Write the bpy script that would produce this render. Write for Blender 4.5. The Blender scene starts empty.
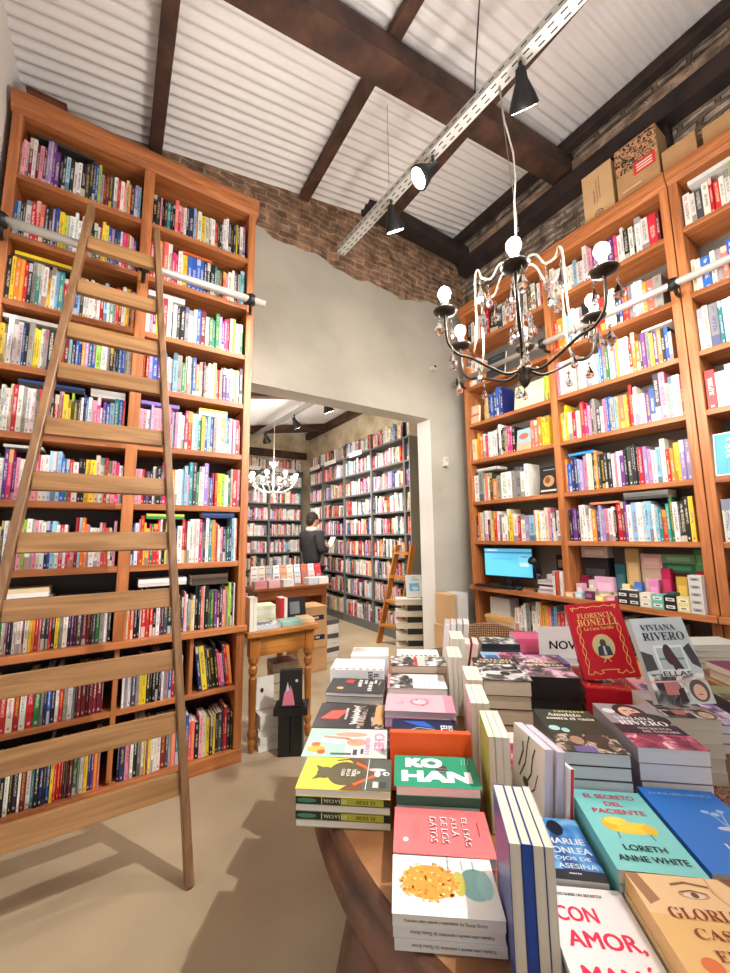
import bpy, math, random
from mathutils import Matrix, Vector
random.seed(11)
RND = random.Random(5)
sc = bpy.context.scene
COL = sc.collection
PI = math.pi
rad = math.radians

# ------------------------------------------------------------------ colours
def lin(c):
    r = []
    for v in c:
        v = v / 255.0
        r.append(v / 12.92 if v <= 0.04045 else ((v + 0.055) / 1.055) ** 2.4)
    return (r[0], r[1], r[2], 1.0)

PAL = dict(w=(232, 228, 221), i=(224, 211, 182), k=(26, 25, 27), d=(62, 61, 65), g=(148, 146, 142),
           r=(196, 34, 42), m=(116, 26, 42), p=(230, 146, 166), h=(222, 46, 116), u=(104, 46, 128),
           v=(156, 136, 190), b=(40, 90, 176), n=(30, 42, 92), l=(146, 192, 216), t=(48, 138, 142),
           e=(46, 120, 68), y=(236, 200, 48), o=(236, 136, 48), c=(238, 112, 98), s=(198, 168, 128),
           L=(160, 196, 66), B=(106, 68, 44), W=(240, 238, 234), N=(36, 60, 130))
CNAME = dict(w='white', i='cream', k='black', d='charcoal', g='grey', r='red', m='maroon', p='pink', h='magenta',
             u='purple', v='lavender', b='blue', n='navy', l='pale blue', t='teal', e='green', y='yellow',
             o='orange', c='coral', s='tan', L='lime', B='brown', W='white', N='dark blue')

def jit(c, a=14):
    k = RND.uniform(-a, a)
    return tuple(max(4, min(250, v + k + RND.uniform(-a * .5, a * .5))) for v in c)

# ------------------------------------------------------------------ materials
MATS = {}
def newmat(name):
    m = bpy.data.materials.new(name)
    m.use_nodes = True
    MATS[name] = m
    nt = m.node_tree
    return m, nt, nt.nodes['Principled BSDF']

def plain(name, rgb, rough=.5, metal=0, spec=.5, bump=0, bscale=60):
    m, nt, b = newmat(name)
    b.inputs['Base Color'].default_value = lin(rgb)
    b.inputs['Roughness'].default_value = rough
    b.inputs['Metallic'].default_value = metal
    b.inputs['Specular IOR Level'].default_value = spec
    tc = nt.nodes.new('ShaderNodeTexCoord')
    n = nt.nodes.new('ShaderNodeTexNoise'); n.inputs['Scale'].default_value = bscale; n.inputs['Detail'].default_value = 4
    nt.links.new(tc.outputs['Object'], n.inputs['Vector'])
    mx = nt.nodes.new('ShaderNodeMix'); mx.data_type = 'RGBA'; mx.blend_type = 'MULTIPLY'
    mx.inputs[0].default_value = .25
    mx.inputs[6].default_value = lin(rgb)
    nt.links.new(n.outputs['Color'], mx.inputs[7])
    nt.links.new(n.outputs['Fac'], mx.inputs[7])
    nt.links.new(mx.outputs[2], b.inputs['Base Color'])
    if bump:
        bp = nt.nodes.new('ShaderNodeBump'); bp.inputs['Strength'].default_value = bump; bp.inputs['Distance'].default_value = .01
        nt.links.new(n.outputs['Fac'], bp.inputs['Height']); nt.links.new(bp.outputs['Normal'], b.inputs['Normal'])
    return m

def ramp(nt, pts):
    r = nt.nodes.new('ShaderNodeValToRGB')
    while len(r.color_ramp.elements) < len(pts):
        r.color_ramp.elements.new(.5)
    for e, (p, c) in zip(r.color_ramp.elements, pts):
        e.position = p; e.color = c if len(c) == 4 else lin(c)
    return r

def wood(name, dark, light, axis, scale=1.0, rough=.42):
    m, nt, b = newmat(name)
    tc = nt.nodes.new('ShaderNodeTexCoord'); mp = nt.nodes.new('ShaderNodeMapping')
    s = [22 * scale] * 3; s[axis] = 1.6 * scale
    mp.inputs['Scale'].default_value = s
    nt.links.new(tc.outputs['Object'], mp.inputs['Vector'])
    n = nt.nodes.new('ShaderNodeTexNoise'); n.inputs['Scale'].default_value = 1; n.inputs['Detail'].default_value = 6; n.inputs['Distortion'].default_value = 1.4
    nt.links.new(mp.outputs['Vector'], n.inputs['Vector'])
    mid = tuple((a + c) / 2 for a, c in zip(dark, light))
    r = ramp(nt, [(.28, dark), (.48, mid), (.72, light)])
    nt.links.new(n.outputs['Fac'], r.inputs['Fac'])
    nt.links.new(r.outputs['Color'], b.inputs['Base Color'])
    b.inputs['Roughness'].default_value = rough
    bp = nt.nodes.new('ShaderNodeBump'); bp.inputs['Strength'].default_value = .15; bp.inputs['Distance'].default_value = .004
    nt.links.new(n.outputs['Fac'], bp.inputs['Height']); nt.links.new(bp.outputs['Normal'], b.inputs['Normal'])
    return m

def attr_print(name, rough, spec=.4):
    m, nt, b = newmat(name)
    a = nt.nodes.new('ShaderNodeAttribute'); a.attribute_name = 'Col'
    nt.links.new(a.outputs['Color'], b.inputs['Base Color'])
    b.inputs['Roughness'].default_value = rough
    b.inputs['Specular IOR Level'].default_value = spec
    return m
attr_print('print', .38)
attr_print('ink', .5, .3)
attr_print('matte_card', .75, .2)

def spine_material():
    m, nt, b = newmat('spine')
    N = nt.nodes.new; L = nt.links.new
    a = N('ShaderNodeAttribute'); a.attribute_name = 'Col'
    t = N('ShaderNodeAttribute'); t.attribute_name = 'Tcol'
    sd = N('ShaderNodeAttribute'); sd.attribute_name = 'Seed'
    uv = N('ShaderNodeUVMap'); uv.uv_map = 'UVMap'
    sp = N('ShaderNodeSeparateXYZ'); L(uv.outputs['UV'], sp.inputs[0])
    def math_(op, x, y=None, z=None):
        n = N('ShaderNodeMath'); n.operation = op
        for i, v in enumerate((x, y, z)):
            if v is None: continue
            if isinstance(v, (int, float)): n.inputs[i].default_value = v
            else: L(v, n.inputs[i])
        return n.outputs[0]
    seed = sd.outputs['Fac']; u = sp.outputs['X']; v = sp.outputs['Y']
    def rnd(k): return math_('FRACT', math_('MULTIPLY', math_('SINE', math_('MULTIPLY', seed, 91.7 + 37.3 * k)), 437.58))
    def band(x, lo, hi): return math_('MULTIPLY', math_('GREATER_THAN', x, lo), math_('LESS_THAN', x, hi))
    r1, r2, r3, r4 = rnd(1), rnd(2), rnd(3), rnd(4)
    lo = math_('MULTIPLY_ADD', r1, .22, .2); hi = math_('MULTIPLY_ADD', r2, .25, .62)
    # letters: a row of blocks along the spine
    cv = N('ShaderNodeCombineXYZ')
    L(math_('FLOOR', math_('MULTIPLY', v, 78)), cv.inputs[0]); L(math_('FLOOR', math_('MULTIPLY', u, 7)), cv.inputs[1]); L(seed, cv.inputs[2])
    wn = N('ShaderNodeTexWhiteNoise'); wn.noise_dimensions = '3D'; L(cv.outputs[0], wn.inputs['Vector'])
    letters = math_('GREATER_THAN', wn.outputs['Value'], .42)
    title = math_('MULTIPLY', math_('MULTIPLY', band(v, lo, hi), band(u, .26, .76)), letters)
    auth = math_('MULTIPLY', math_('MULTIPLY', band(v, .8, .93), band(u, .32, .68)), math_('MULTIPLY', letters, math_('GREATER_THAN', r3, .35)))
    logo = math_('MULTIPLY', band(v, .05, .1), band(u, .3, .7))
    blk = math_('MULTIPLY', math_('LESS_THAN', v, math_('MULTIPLY_ADD', r1, .2, .12)), math_('GREATER_THAN', r4, .8))
    blk2 = math_('MULTIPLY', math_('GREATER_THAN', v, math_('MULTIPLY_ADD', r2, -.2, .9)), math_('LESS_THAN', r4, .15))
    mask = math_('MAXIMUM', math_('MAXIMUM', title, auth), math_('MAXIMUM', logo, math_('MAXIMUM', blk, blk2)))
    mask = math_('MULTIPLY', mask, math_('GREATER_THAN', v, 0))
    mask = math_('MULTIPLY', mask, .66)
    mx = N('ShaderNodeMix'); mx.data_type = 'RGBA'
    L(mask, mx.inputs[0]); L(a.outputs['Color'], mx.inputs[6]); L(t.outputs['Color'], mx.inputs[7])
    L(mx.outputs[2], b.inputs['Base Color'])
    b.inputs['Roughness'].default_value = .42
    return m
spine_material()

def paper_material():
    m, nt, b = newmat('paper')
    a = nt.nodes.new('ShaderNodeAttribute'); a.attribute_name = 'Col'
    tc = nt.nodes.new('ShaderNodeTexCoord'); mp = nt.nodes.new('ShaderNodeMapping'); mp.inputs['Scale'].default_value = (14, 14, 1100)
    nt.links.new(tc.outputs['Object'], mp.inputs['Vector'])
    n = nt.nodes.new('ShaderNodeTexNoise'); n.inputs['Scale'].default_value = 1; n.inputs['Detail'].default_value = 2
    nt.links.new(mp.outputs['Vector'], n.inputs['Vector'])
    r = ramp(nt, [(.3, (.9, .89, .87, 1)), (.7, (1, 1, 1, 1))])
    nt.links.new(n.outputs['Fac'], r.inputs['Fac'])
    mx = nt.nodes.new('ShaderNodeMix'); mx.data_type = 'RGBA'; mx.blend_type = 'MULTIPLY'; mx.inputs[0].default_value = 1
    nt.links.new(a.outputs['Color'], mx.inputs[6]); nt.links.new(r.outputs['Color'], mx.inputs[7])
    nt.links.new(mx.outputs[2], b.inputs['Base Color']); b.inputs['Roughness'].default_value = .8
    return m
paper_material()

def photo_material(name, pts, scale=26, detail=3, dist=1.2):
    m, nt, b = newmat(name)
    tc = nt.nodes.new('ShaderNodeTexCoord')
    n = nt.nodes.new('ShaderNodeTexNoise'); n.inputs['Scale'].default_value = scale; n.inputs['Detail'].default_value = detail; n.inputs['Distortion'].default_value = dist
    nt.links.new(tc.outputs['Object'], n.inputs['Vector'])
    r = ramp(nt, pts); nt.links.new(n.outputs['Fac'], r.inputs['Fac'])
    nt.links.new(r.outputs['Color'], b.inputs['Base Color']); b.inputs['Roughness'].default_value = .4
    return m
photo_material('bw_photo', [(.36, (20, 20, 22)), (.48, (88, 86, 84)), (.53, (150, 147, 142)), (.64, (232, 229, 224))], 22)
photo_material('pink_photo', [(.36, (48, 38, 44)), (.48, (120, 104, 110)), (.54, (206, 158, 178)), (.66, (232, 196, 206))], 16)
photo_material('night_photo', [(.32, (10, 20, 40)), (.44, (30, 90, 170)), (.54, (84, 156, 216)), (.7, (170, 208, 232))], 12)
photo_material('crowd_photo', [(.34, (22, 28, 22)), (.46, (40, 52, 38)), (.53, (110, 84, 66)), (.6, (196, 176, 160)), (.7, (90, 84, 120))], 34)
photo_material('wine_photo', [(.34, (92, 24, 48)), (.5, (146, 44, 78)), (.6, (196, 96, 124)), (.72, (236, 200, 206))], 28)
photo_material('mauve_photo', [(.36, (60, 40, 66)), (.5, (128, 104, 150)), (.6, (190, 176, 206)), (.7, (235, 226, 232))], 22)
photo_material('leopard_print', [(.44, (22, 18, 17)), (.47, (40, 30, 26)), (.49, (190, 140, 100)), (.7, (206, 156, 116))], 26, 1, 2.5)
photo_material('tapestry', [(.40, (84, 22, 26)), (.47, (120, 34, 34)), (.5, (206, 176, 140)), (.53, (112, 30, 32)), (.6, (200, 168, 132)), (.66, (92, 24, 28))], 20, 1, 4)

def brick_material(name, c1, c2, mortar, plane, bw=.26, bh=.075, ms=.016):
    m, nt, b = newmat(name)
    N = nt.nodes.new; L = nt.links.new
    tc = N('ShaderNodeTexCoord'); sp = N('ShaderNodeSeparateXYZ'); L(tc.outputs['Object'], sp.inputs[0])
    cb = N('ShaderNodeCombineXYZ'); L(sp.outputs['X' if plane == 'x' else 'Y'], cb.inputs[0]); L(sp.outputs['Z'], cb.inputs[1])
    nd = N('ShaderNodeTexNoise'); nd.inputs['Scale'].default_value = 5; nd.inputs['Detail'].default_value = 4; L(tc.outputs['Object'], nd.inputs['Vector'])
    ad = N('ShaderNodeVectorMath'); ad.operation = 'MULTIPLY_ADD'; L(nd.outputs['Color'], ad.inputs[0]); ad.inputs[1].default_value = (.12, .11, 0); L(cb.outputs[0], ad.inputs[2])
    br = N('ShaderNodeTexBrick'); br.inputs['Scale'].default_value = 1
    br.inputs['Brick Width'].default_value = bw; br.inputs['Row Height'].default_value = bh; br.inputs['Mortar Size'].default_value = ms
    br.inputs['Mortar Smooth'].default_value = .35; br.inputs['Bias'].default_value = -.1
    br.inputs['Color1'].default_value = lin(c1); br.inputs['Color2'].default_value = lin(c2); br.inputs['Mortar'].default_value = lin(mortar)
    L(ad.outputs[0], br.inputs['Vector'])
    n2 = N('ShaderNodeTexNoise'); n2.inputs['Scale'].default_value = 9; n2.inputs['Detail'].default_value = 8; L(tc.outputs['Object'], n2.inputs['Vector'])
    r = ramp(nt, [(.3, (.35, .33, .31, 1)), (.5, (.8, .78, .76, 1)), (.68, (1.35, 1.3, 1.22, 1))]); L(n2.outputs['Fac'], r.inputs['Fac'])
    mx = N('ShaderNodeMix'); mx.data_type = 'RGBA'; mx.blend_type = 'MULTIPLY'; mx.inputs[0].default_value = 1
    L(br.outputs['Color'], mx.inputs[6]); L(r.outputs['Color'], mx.inputs[7]); L(mx.outputs[2], b.inputs['Base Color'])
    b.inputs['Roughness'].default_value = .9
    h = N('ShaderNodeMath'); h.operation = 'MULTIPLY_ADD'; L(br.outputs['Fac'], h.inputs[0]); h.inputs[1].default_value = -.9; L(n2.outputs['Fac'], h.inputs[2])
    bp = N('ShaderNodeBump'); bp.inputs['Strength'].default_value = 1.5; bp.inputs['Distance'].default_value = .03
    L(h.outputs[0], bp.inputs['Height']); L(bp.outputs['Normal'], b.inputs['Normal'])
    return m
brick_material('old_brick', (166, 126, 98), (128, 96, 76), (176, 154, 130), 'x', .2, .062, .012)
brick_material('old_stone', (206, 190, 174), (172, 156, 142), (140, 126, 114), 'y', .22, .07, .018)
brick_material('brick_course', (200, 172, 150), (178, 150, 130), (200, 184, 168), 'y', .3, .12, .01)

def mottled(name, stops, scale, rough=.85, bump=.1, detail=6):
    m, nt, b = newmat(name)
    tc = nt.nodes.new('ShaderNodeTexCoord')
    n = nt.nodes.new('ShaderNodeTexNoise'); n.inputs['Scale'].default_value = scale; n.inputs['Detail'].default_value = detail
    nt.links.new(tc.outputs['Object'], n.inputs['Vector'])
    r = ramp(nt, stops); nt.links.new(n.outputs['Fac'], r.inputs['Fac']); nt.links.new(r.outputs['Color'], b.inputs['Base Color'])
    b.inputs['Roughness'].default_value = rough
    n2 = nt.nodes.new('ShaderNodeTexNoise'); n2.inputs['Scale'].default_value = scale * 14; n2.inputs['Detail'].default_value = 3
    nt.links.new(tc.outputs['Object'], n2.inputs['Vector'])
    bp = nt.nodes.new('ShaderNodeBump'); bp.inputs['Strength'].default_value = bump; bp.inputs['Distance'].default_value = .01
    nt.links.new(n2.outputs['Fac'], bp.inputs['Height']); nt.links.new(bp.outputs['Normal'], b.inputs['Normal'])
    return m
mottled('plaster', [(.35, (170, 166, 153)), (.5, (180, 176, 163)), (.65, (188, 184, 171))], 1.6, .85, .12)
mottled('plaster_white', [(.35, (228, 226, 222)), (.65, (238, 236, 232))], 1.6, .85, .1)
mottled('rough_plaster', [(.32, (176, 158, 128)), (.5, (206, 190, 160)), (.66, (222, 210, 186))], 3.5, .9, .6)
mottled('concrete_floor', [(.3, (158, 140, 114)), (.5, (172, 153, 125)), (.7, (184, 166, 138))], 1.3, .55, .12)
mottled('sheet_metal', [(.3, (226, 224, 224)), (.5, (233, 232, 232)), (.7, (239, 238, 238))], .9, .5, .02)
mottled('cardboard', [(.3, (178, 136, 92)), (.7, (196, 154, 108))], 5, .85, .05)
mottled('cardboard_pale', [(.3, (204, 164, 118)), (.7, (216, 178, 132))], 5, .85, .05)
mottled('beam_timber', [(.3, (50, 34, 28)), (.5, (74, 50, 40)), (.7, (96, 66, 50))], 6, .8, .5)
mottled('beam_dark', [(.3, (30, 22, 22)), (.6, (54, 40, 38))], 6, .8, .5)
mottled('table_top_wood', [(.32, (96, 58, 34)), (.5, (142, 96, 60)), (.68, (180, 134, 92))], 4, .35, .08)
mottled('table_dark_wood', [(.32, (62, 38, 26)), (.6, (108, 68, 46))], 7, .35, .1)
wood('cedar_x', (146, 84, 46), (204, 130, 76), 0)
wood('cedar_y', (150, 88, 48), (206, 134, 78), 1)
wood('cedar_z', (150, 86, 46), (206, 132, 78), 2)
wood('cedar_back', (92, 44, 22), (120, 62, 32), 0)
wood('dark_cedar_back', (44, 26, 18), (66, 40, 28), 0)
wood('oak_x', (122, 84, 48), (168, 126, 80), 0)
wood('oak_z', (100, 70, 46), (146, 108, 72), 2)
wood('honey_wood', (160, 98, 40), (204, 140, 66), 0)
wood('honey_wood_z', (152, 90, 36), (196, 130, 60), 2)
wood('back_table_wood', (124, 66, 30), (166, 98, 50), 0)
plain('dark_back', (120, 114, 106), .9)
plain('grey_metal_shelf', (112, 112, 110), .55)
plain('grey_metal_panel', (132, 133, 130), .55)
plain('steel_pipe', (196, 192, 184), .4, .35)
plain('galvanised', (186, 186, 182), .4, .7)
def perforated():
    m, nt, b = newmat('galv_perforated'); N = nt.nodes.new; L = nt.links.new
    tc = N('ShaderNodeTexCoord'); sp = N('ShaderNodeSeparateXYZ'); L(tc.outputs['Object'], sp.inputs[0])
    def M_(op, x, y=None):
        n = N('ShaderNodeMath'); n.operation = op
        for i, v in enumerate((x, y)):
            if v is None: continue
            if isinstance(v, (int, float)): n.inputs[i].default_value = v
            else: L(v, n.inputs[i])
        return n.outputs[0]
    dash = M_('LESS_THAN', M_('FRACT', M_('MULTIPLY', sp.outputs['Z'], 16.1)), .52)
    r1 = M_('MULTIPLY', M_('LESS_THAN', M_('ABSOLUTE', M_('SUBTRACT', M_('ABSOLUTE', sp.outputs['X']), .016)), .004), M_('LESS_THAN', sp.outputs['Y'], .002))
    r2 = M_('MULTIPLY', M_('LESS_THAN', M_('ABSOLUTE', M_('SUBTRACT', sp.outputs['Y'], .027)), .005), 1)
    k = M_('MULTIPLY', dash, M_('MAXIMUM', r1, r2))
    mx = N('ShaderNodeMix'); mx.data_type = 'RGBA'; L(k, mx.inputs[0]); mx.inputs[6].default_value = lin((198, 198, 194)); mx.inputs[7].default_value = lin((46, 46, 46))
    L(mx.outputs[2], b.inputs['Base Color']); b.inputs['Roughness'].default_value = .45; b.inputs['Metallic'].default_value = .4
perforated()
plain('galv_slot', (52, 52, 52), .7)
plain('black_metal', (34, 33, 34), .45, .3)
plain('black_plastic', (26, 26, 28), .4)
plain('bronze', (62, 54, 46), .38, .7)
plain('silver_rod', (150, 142, 128), .45, .6)
plain('white_plastic', (228, 226, 220), .5)
plain('cord_white', (214, 208, 198), .6)
plain('candle_sleeve', (196, 188, 172), .5)
plain('denim_black', (48, 46, 48), .85, 0, .3, .3, 90)
plain('trousers_dark', (40, 40, 48), .9)
plain('fleece', (214, 204, 190), .95, 0, .2, .4, 140)
plain('skin', (190, 140, 112), .55)
plain('hair_dark', (36, 27, 23), .7, 0, .3, .4, 160)
plain('screen_bezel', (18, 18, 20), .35)

def emit(name, rgb, strength):
    m, nt, b = newmat(name)
    b.inputs['Base Color'].default_value = lin(rgb)
    b.inputs['Emission Color'].default_value = lin(rgb); b.inputs['Emission Strength'].default_value = strength
    b.inputs['Roughness'].default_value = .4
    return m
emit('bulb_glow', (255, 246, 234), 720)
emit('spot_glow', (255, 244, 226), 22)
m_, nt_, b_ = newmat('screen_glow')
a_ = nt_.nodes.new('ShaderNodeAttribute'); a_.attribute_name = 'Col'
nt_.links.new(a_.outputs['Color'], b_.inputs['Emission Color']); nt_.links.new(a_.outputs['Color'], b_.inputs['Base Color'])
b_.inputs['Emission Strength'].default_value = .75
m_, nt_, b_ = newmat('crystal')
b_.inputs['Base Color'].default_value = (1, 1, 1, 1); b_.inputs['Roughness'].default_value = .02
b_.inputs['Transmission Weight'].default_value = 1.0; b_.inputs['IOR'].default_value = 1.5

def wicker_material():
    m, nt, b = newmat('wicker')
    tc = nt.nodes.new('ShaderNodeTexCoord')
    ws = []
    for d in ('X', 'Z'):
        w = nt.nodes.new('ShaderNodeTexWave'); w.bands_direction = d; w.inputs['Scale'].default_value = 20; w.inputs['Distortion'].default_value = 2.5
        nt.links.new(tc.outputs['Object'], w.inputs['Vector']); ws.append(w)
    mm = nt.nodes.new('ShaderNodeMath'); mm.operation = 'MULTIPLY'
    nt.links.new(ws[0].outputs['Fac'], mm.inputs[0]); nt.links.new(ws[1].outputs['Fac'], mm.inputs[1])
    r = ramp(nt, [(.02, (128, 92, 58)), (.4, (184, 142, 96)), (.9, (214, 178, 130))])
    nt.links.new(mm.outputs[0], r.inputs['Fac']); nt.links.new(r.outputs['Color'], b.inputs['Base Color'])
    b.inputs['Roughness'].default_value = .6
    bp = nt.nodes.new('ShaderNodeBump'); bp.inputs['Strength'].default_value = .8; bp.inputs['Distance'].default_value = .01
    nt.links.new(mm.outputs[0], bp.inputs['Height']); nt.links.new(bp.outputs['Normal'], b.inputs['Normal'])
wicker_material()

# ------------------------------------------------------------------ mesh builder
WHITE = (.8, .8, .8, 1)
class G:
    def __init__(s):
        s.v = []; s.f = []; s.m = []; s.c = []; s.t = []; s.s = []; s.uv = []; s.mats = []; s.M = Matrix.Identity(4)
    def mi(s, mat):
        if mat not in s.mats: s.mats.append(mat)
        return s.mats.index(mat)
    def face(s, idx, mat, col=WHITE, tcol=WHITE, seed=0., uv=None):
        s.f.append(idx); s.m.append(s.mi(mat)); s.c.append(col); s.t.append(tcol); s.s.append(seed)
        s.uv.append(uv if uv else [(0, -1)] * len(idx))
    def pts(s, ps):
        o = len(s.v)
        s.v.extend([tuple(s.M @ Vector(p)) for p in ps])
        return o
    def box(s, x0, x1, y0, y1, z0, z1, mat, col=WHITE, faces=None):
        o = s.pts([(x0, y0, z0), (x1, y0, z0), (x1, y1, z0), (x0, y1, z0), (x0, y0, z1), (x1, y0, z1), (x1, y1, z1), (x0, y1, z1)])
        F = dict(d=(3, 2, 1, 0), u=(4, 5, 6, 7), f=(0, 1, 5, 4), r=(1, 2, 6, 5), b=(2, 3, 7, 6), l=(3, 0, 4, 7))
        for k, q in F.items():
            mt, cl = mat, col
            if faces and k in faces: mt, cl = faces[k]
            s.face([o + i for i in q], mt, cl)
    def tube(s, path, r, mat, n=8, col=WHITE, caps=True):
        path = [Vector(p) for p in path]
        rs = r if isinstance(r, (list, tuple)) else [r] * len(path)
        rings = []; prev = None
        for i, p in enumerate(path):
            d = (path[min(i + 1, len(path) - 1)] - path[max(i - 1, 0)]).normalized()
            if prev is None:
                a = d.orthogonal().normalized()
            else:
                a = (prev - d * prev.dot(d))
                a = a.normalized() if a.length > 1e-6 else d.orthogonal().normalized()
            prev = a; b = d.cross(a)
            rings.append(s.pts([p + (a * math.cos(2 * PI * k / n) + b * math.sin(2 * PI * k / n)) * rs[i] for k in range(n)]))
        for i in range(len(path) - 1):
            for k in range(n):
                s.face([rings[i] + k, rings[i] + (k + 1) % n, rings[i + 1] + (k + 1) % n, rings[i + 1] + k], mat, col)
        if caps:
            s.face([rings[0] + k for k in reversed(range(n))], mat, col); s.face([rings[-1] + k for k in range(n)], mat, col)
    def lathe(s, prof, mat, n=14, c=(0, 0, 0), col=WHITE, sx=1, sy=1):
        rings = []
        for r, z in prof:
            rings.append(s.pts([(c[0] + sx * r * math.cos(2 * PI * k / n), c[1] + sy * r * math.sin(2 * PI * k / n), c[2] + z) for k in range(n)]))
        for i in range(len(prof) - 1):
            for k in range(n):
                s.face([rings[i] + k, rings[i] + (k + 1) % n, rings[i + 1] + (k + 1) % n, rings[i + 1] + k], mat, col)
        s.face([rings[0] + k for k in reversed(range(n))], mat, col); s.face([rings[-1] + k for k in range(n)], mat, col)
    def ball(s, c, r, mat, n=10, m=6, col=WHITE, sq=(1, 1, 1)):
        old = s.M; s.M = old @ Matrix.Translation(c) @ Matrix.Diagonal((*sq, 1))
        s.lathe([(max(1e-4, r * math.sin(PI * i / m)), -r * math.cos(PI * i / m)) for i in range(m + 1)], mat, n, (0, 0, 0), col)
        s.M = old
    def prism(s, poly, z0, z1, mat, col=WHITE):
        n = len(poly)
        a = s.pts([(x, y, z0) for x, y in poly]); b = s.pts([(x, y, z1) for x, y in poly])
        s.face([a + i for i in reversed(range(n))], mat, col); s.face([b + i for i in range(n)], mat, col)
        for i in range(n): s.face([a + i, a + (i + 1) % n, b + (i + 1) % n, b + i], mat, col)
    def flat(s, poly, z, mat, col):
        a = s.pts([(x, y, z) for x, y in poly]); s.face([a + i for i in range(len(poly))], mat, col)
    def build(s, name, parent=None, smooth=False, M=None):
        me = bpy.data.meshes.new(name)
        me.from_pydata(s.v, [], s.f)
        for m in s.mats: me.materials.append(MATS[m])
        me.polygons.foreach_set('material_index', s.m)
        if any(x in ('print', 'ink', 'spine', 'paper', 'matte_card', 'screen_glow') for x in s.mats):
            a = me.attributes.new('Col', 'FLOAT_COLOR', 'FACE'); a.data.foreach_set('color', [x for c in s.c for x in c])
            if 'spine' in s.mats:
                a = me.attributes.new('Tcol', 'FLOAT_COLOR', 'FACE'); a.data.foreach_set('color', [x for c in s.t for x in c])
                a = me.attributes.new('Seed', 'FLOAT', 'FACE'); a.data.foreach_set('value', s.s)
                uvl = me.uv_layers.new(name='UVMap')
                uvl.data.foreach_set('uv', [x for u in s.uv for p in u for x in p])
        if smooth: me.polygons.foreach_set('use_smooth', [True] * len(s.f))
        me.update()
        o = bpy.data.objects.new(name, me); COL.objects.link(o)
        if parent is not None: o.parent = parent
        if M is not None: o.matrix_local = M
        return o

def thing(name, label, cat, M=None, group=None):
    o = bpy.data.objects.new(name, None); COL.objects.link(o)
    if M is not None: o.matrix_world = M if isinstance(M, Matrix) else Matrix.Translation(M)
    o['label'] = label; o['category'] = cat
    if group: o['group'] = group
    o.empty_display_size = .05
    return o
def tag(o, label, cat, group=None, kind=None):
    if label:
        o['label'] = label
        if len(label.replace(',', ' ').split()) > 16: print('LONG', len(label.split()), label)
    if cat: o['category'] = cat
    if group: o['group'] = group
    if kind: o['kind'] = kind
    return o
def struct(g, name, label, cat, smooth=False):
    o = g.build(name, None, smooth); tag(o, label, cat, None, 'structure'); return o
def bevel(o, w, seg=2):
    m = o.modifiers.new('edge', 'BEVEL'); m.width = w; m.segments = seg; m.limit_method = 'ANGLE'; m.angle_limit = rad(40); return o
def T(x, y, z): return Matrix.Translation((x, y, z))
def RZ(d): return Matrix.Rotation(rad(d), 4, 'Z')
def RX(d): return Matrix.Rotation(rad(d), 4, 'X')
def RY(d): return Matrix.Rotation(rad(d), 4, 'Y')
def part(fn, name, parent, smooth=False):
    g = G(); fn(g); return g.build(name, parent, smooth)
def pbox(name, parent, x0, x1, y0, y1, z0, z1, mat, bv=0, col=WHITE):
    g = G(); g.box(x0, x1, y0, y1, z0, z1, mat, col); o = g.build(name, parent)
    if bv: bevel(o, bv)
    return o

ORD = ['', 'first', 'second', 'third', 'fourth', 'fifth', 'sixth', 'seventh', 'eighth', 'ninth', 'tenth', 'eleventh', 'twelfth', 'thirteenth',
       'fourteenth', 'fifteenth', 'sixteenth', 'seventeenth', 'eighteenth', 'nineteenth']
def ordw(n):
    if n < 20: return ORD[n]
    t = {2: 'twent', 3: 'thirt', 4: 'fort', 5: 'fift', 6: 'sixt'}[n // 10]
    return t + 'ieth' if n % 10 == 0 else t + 'y-' + ORD[n % 10]

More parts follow.
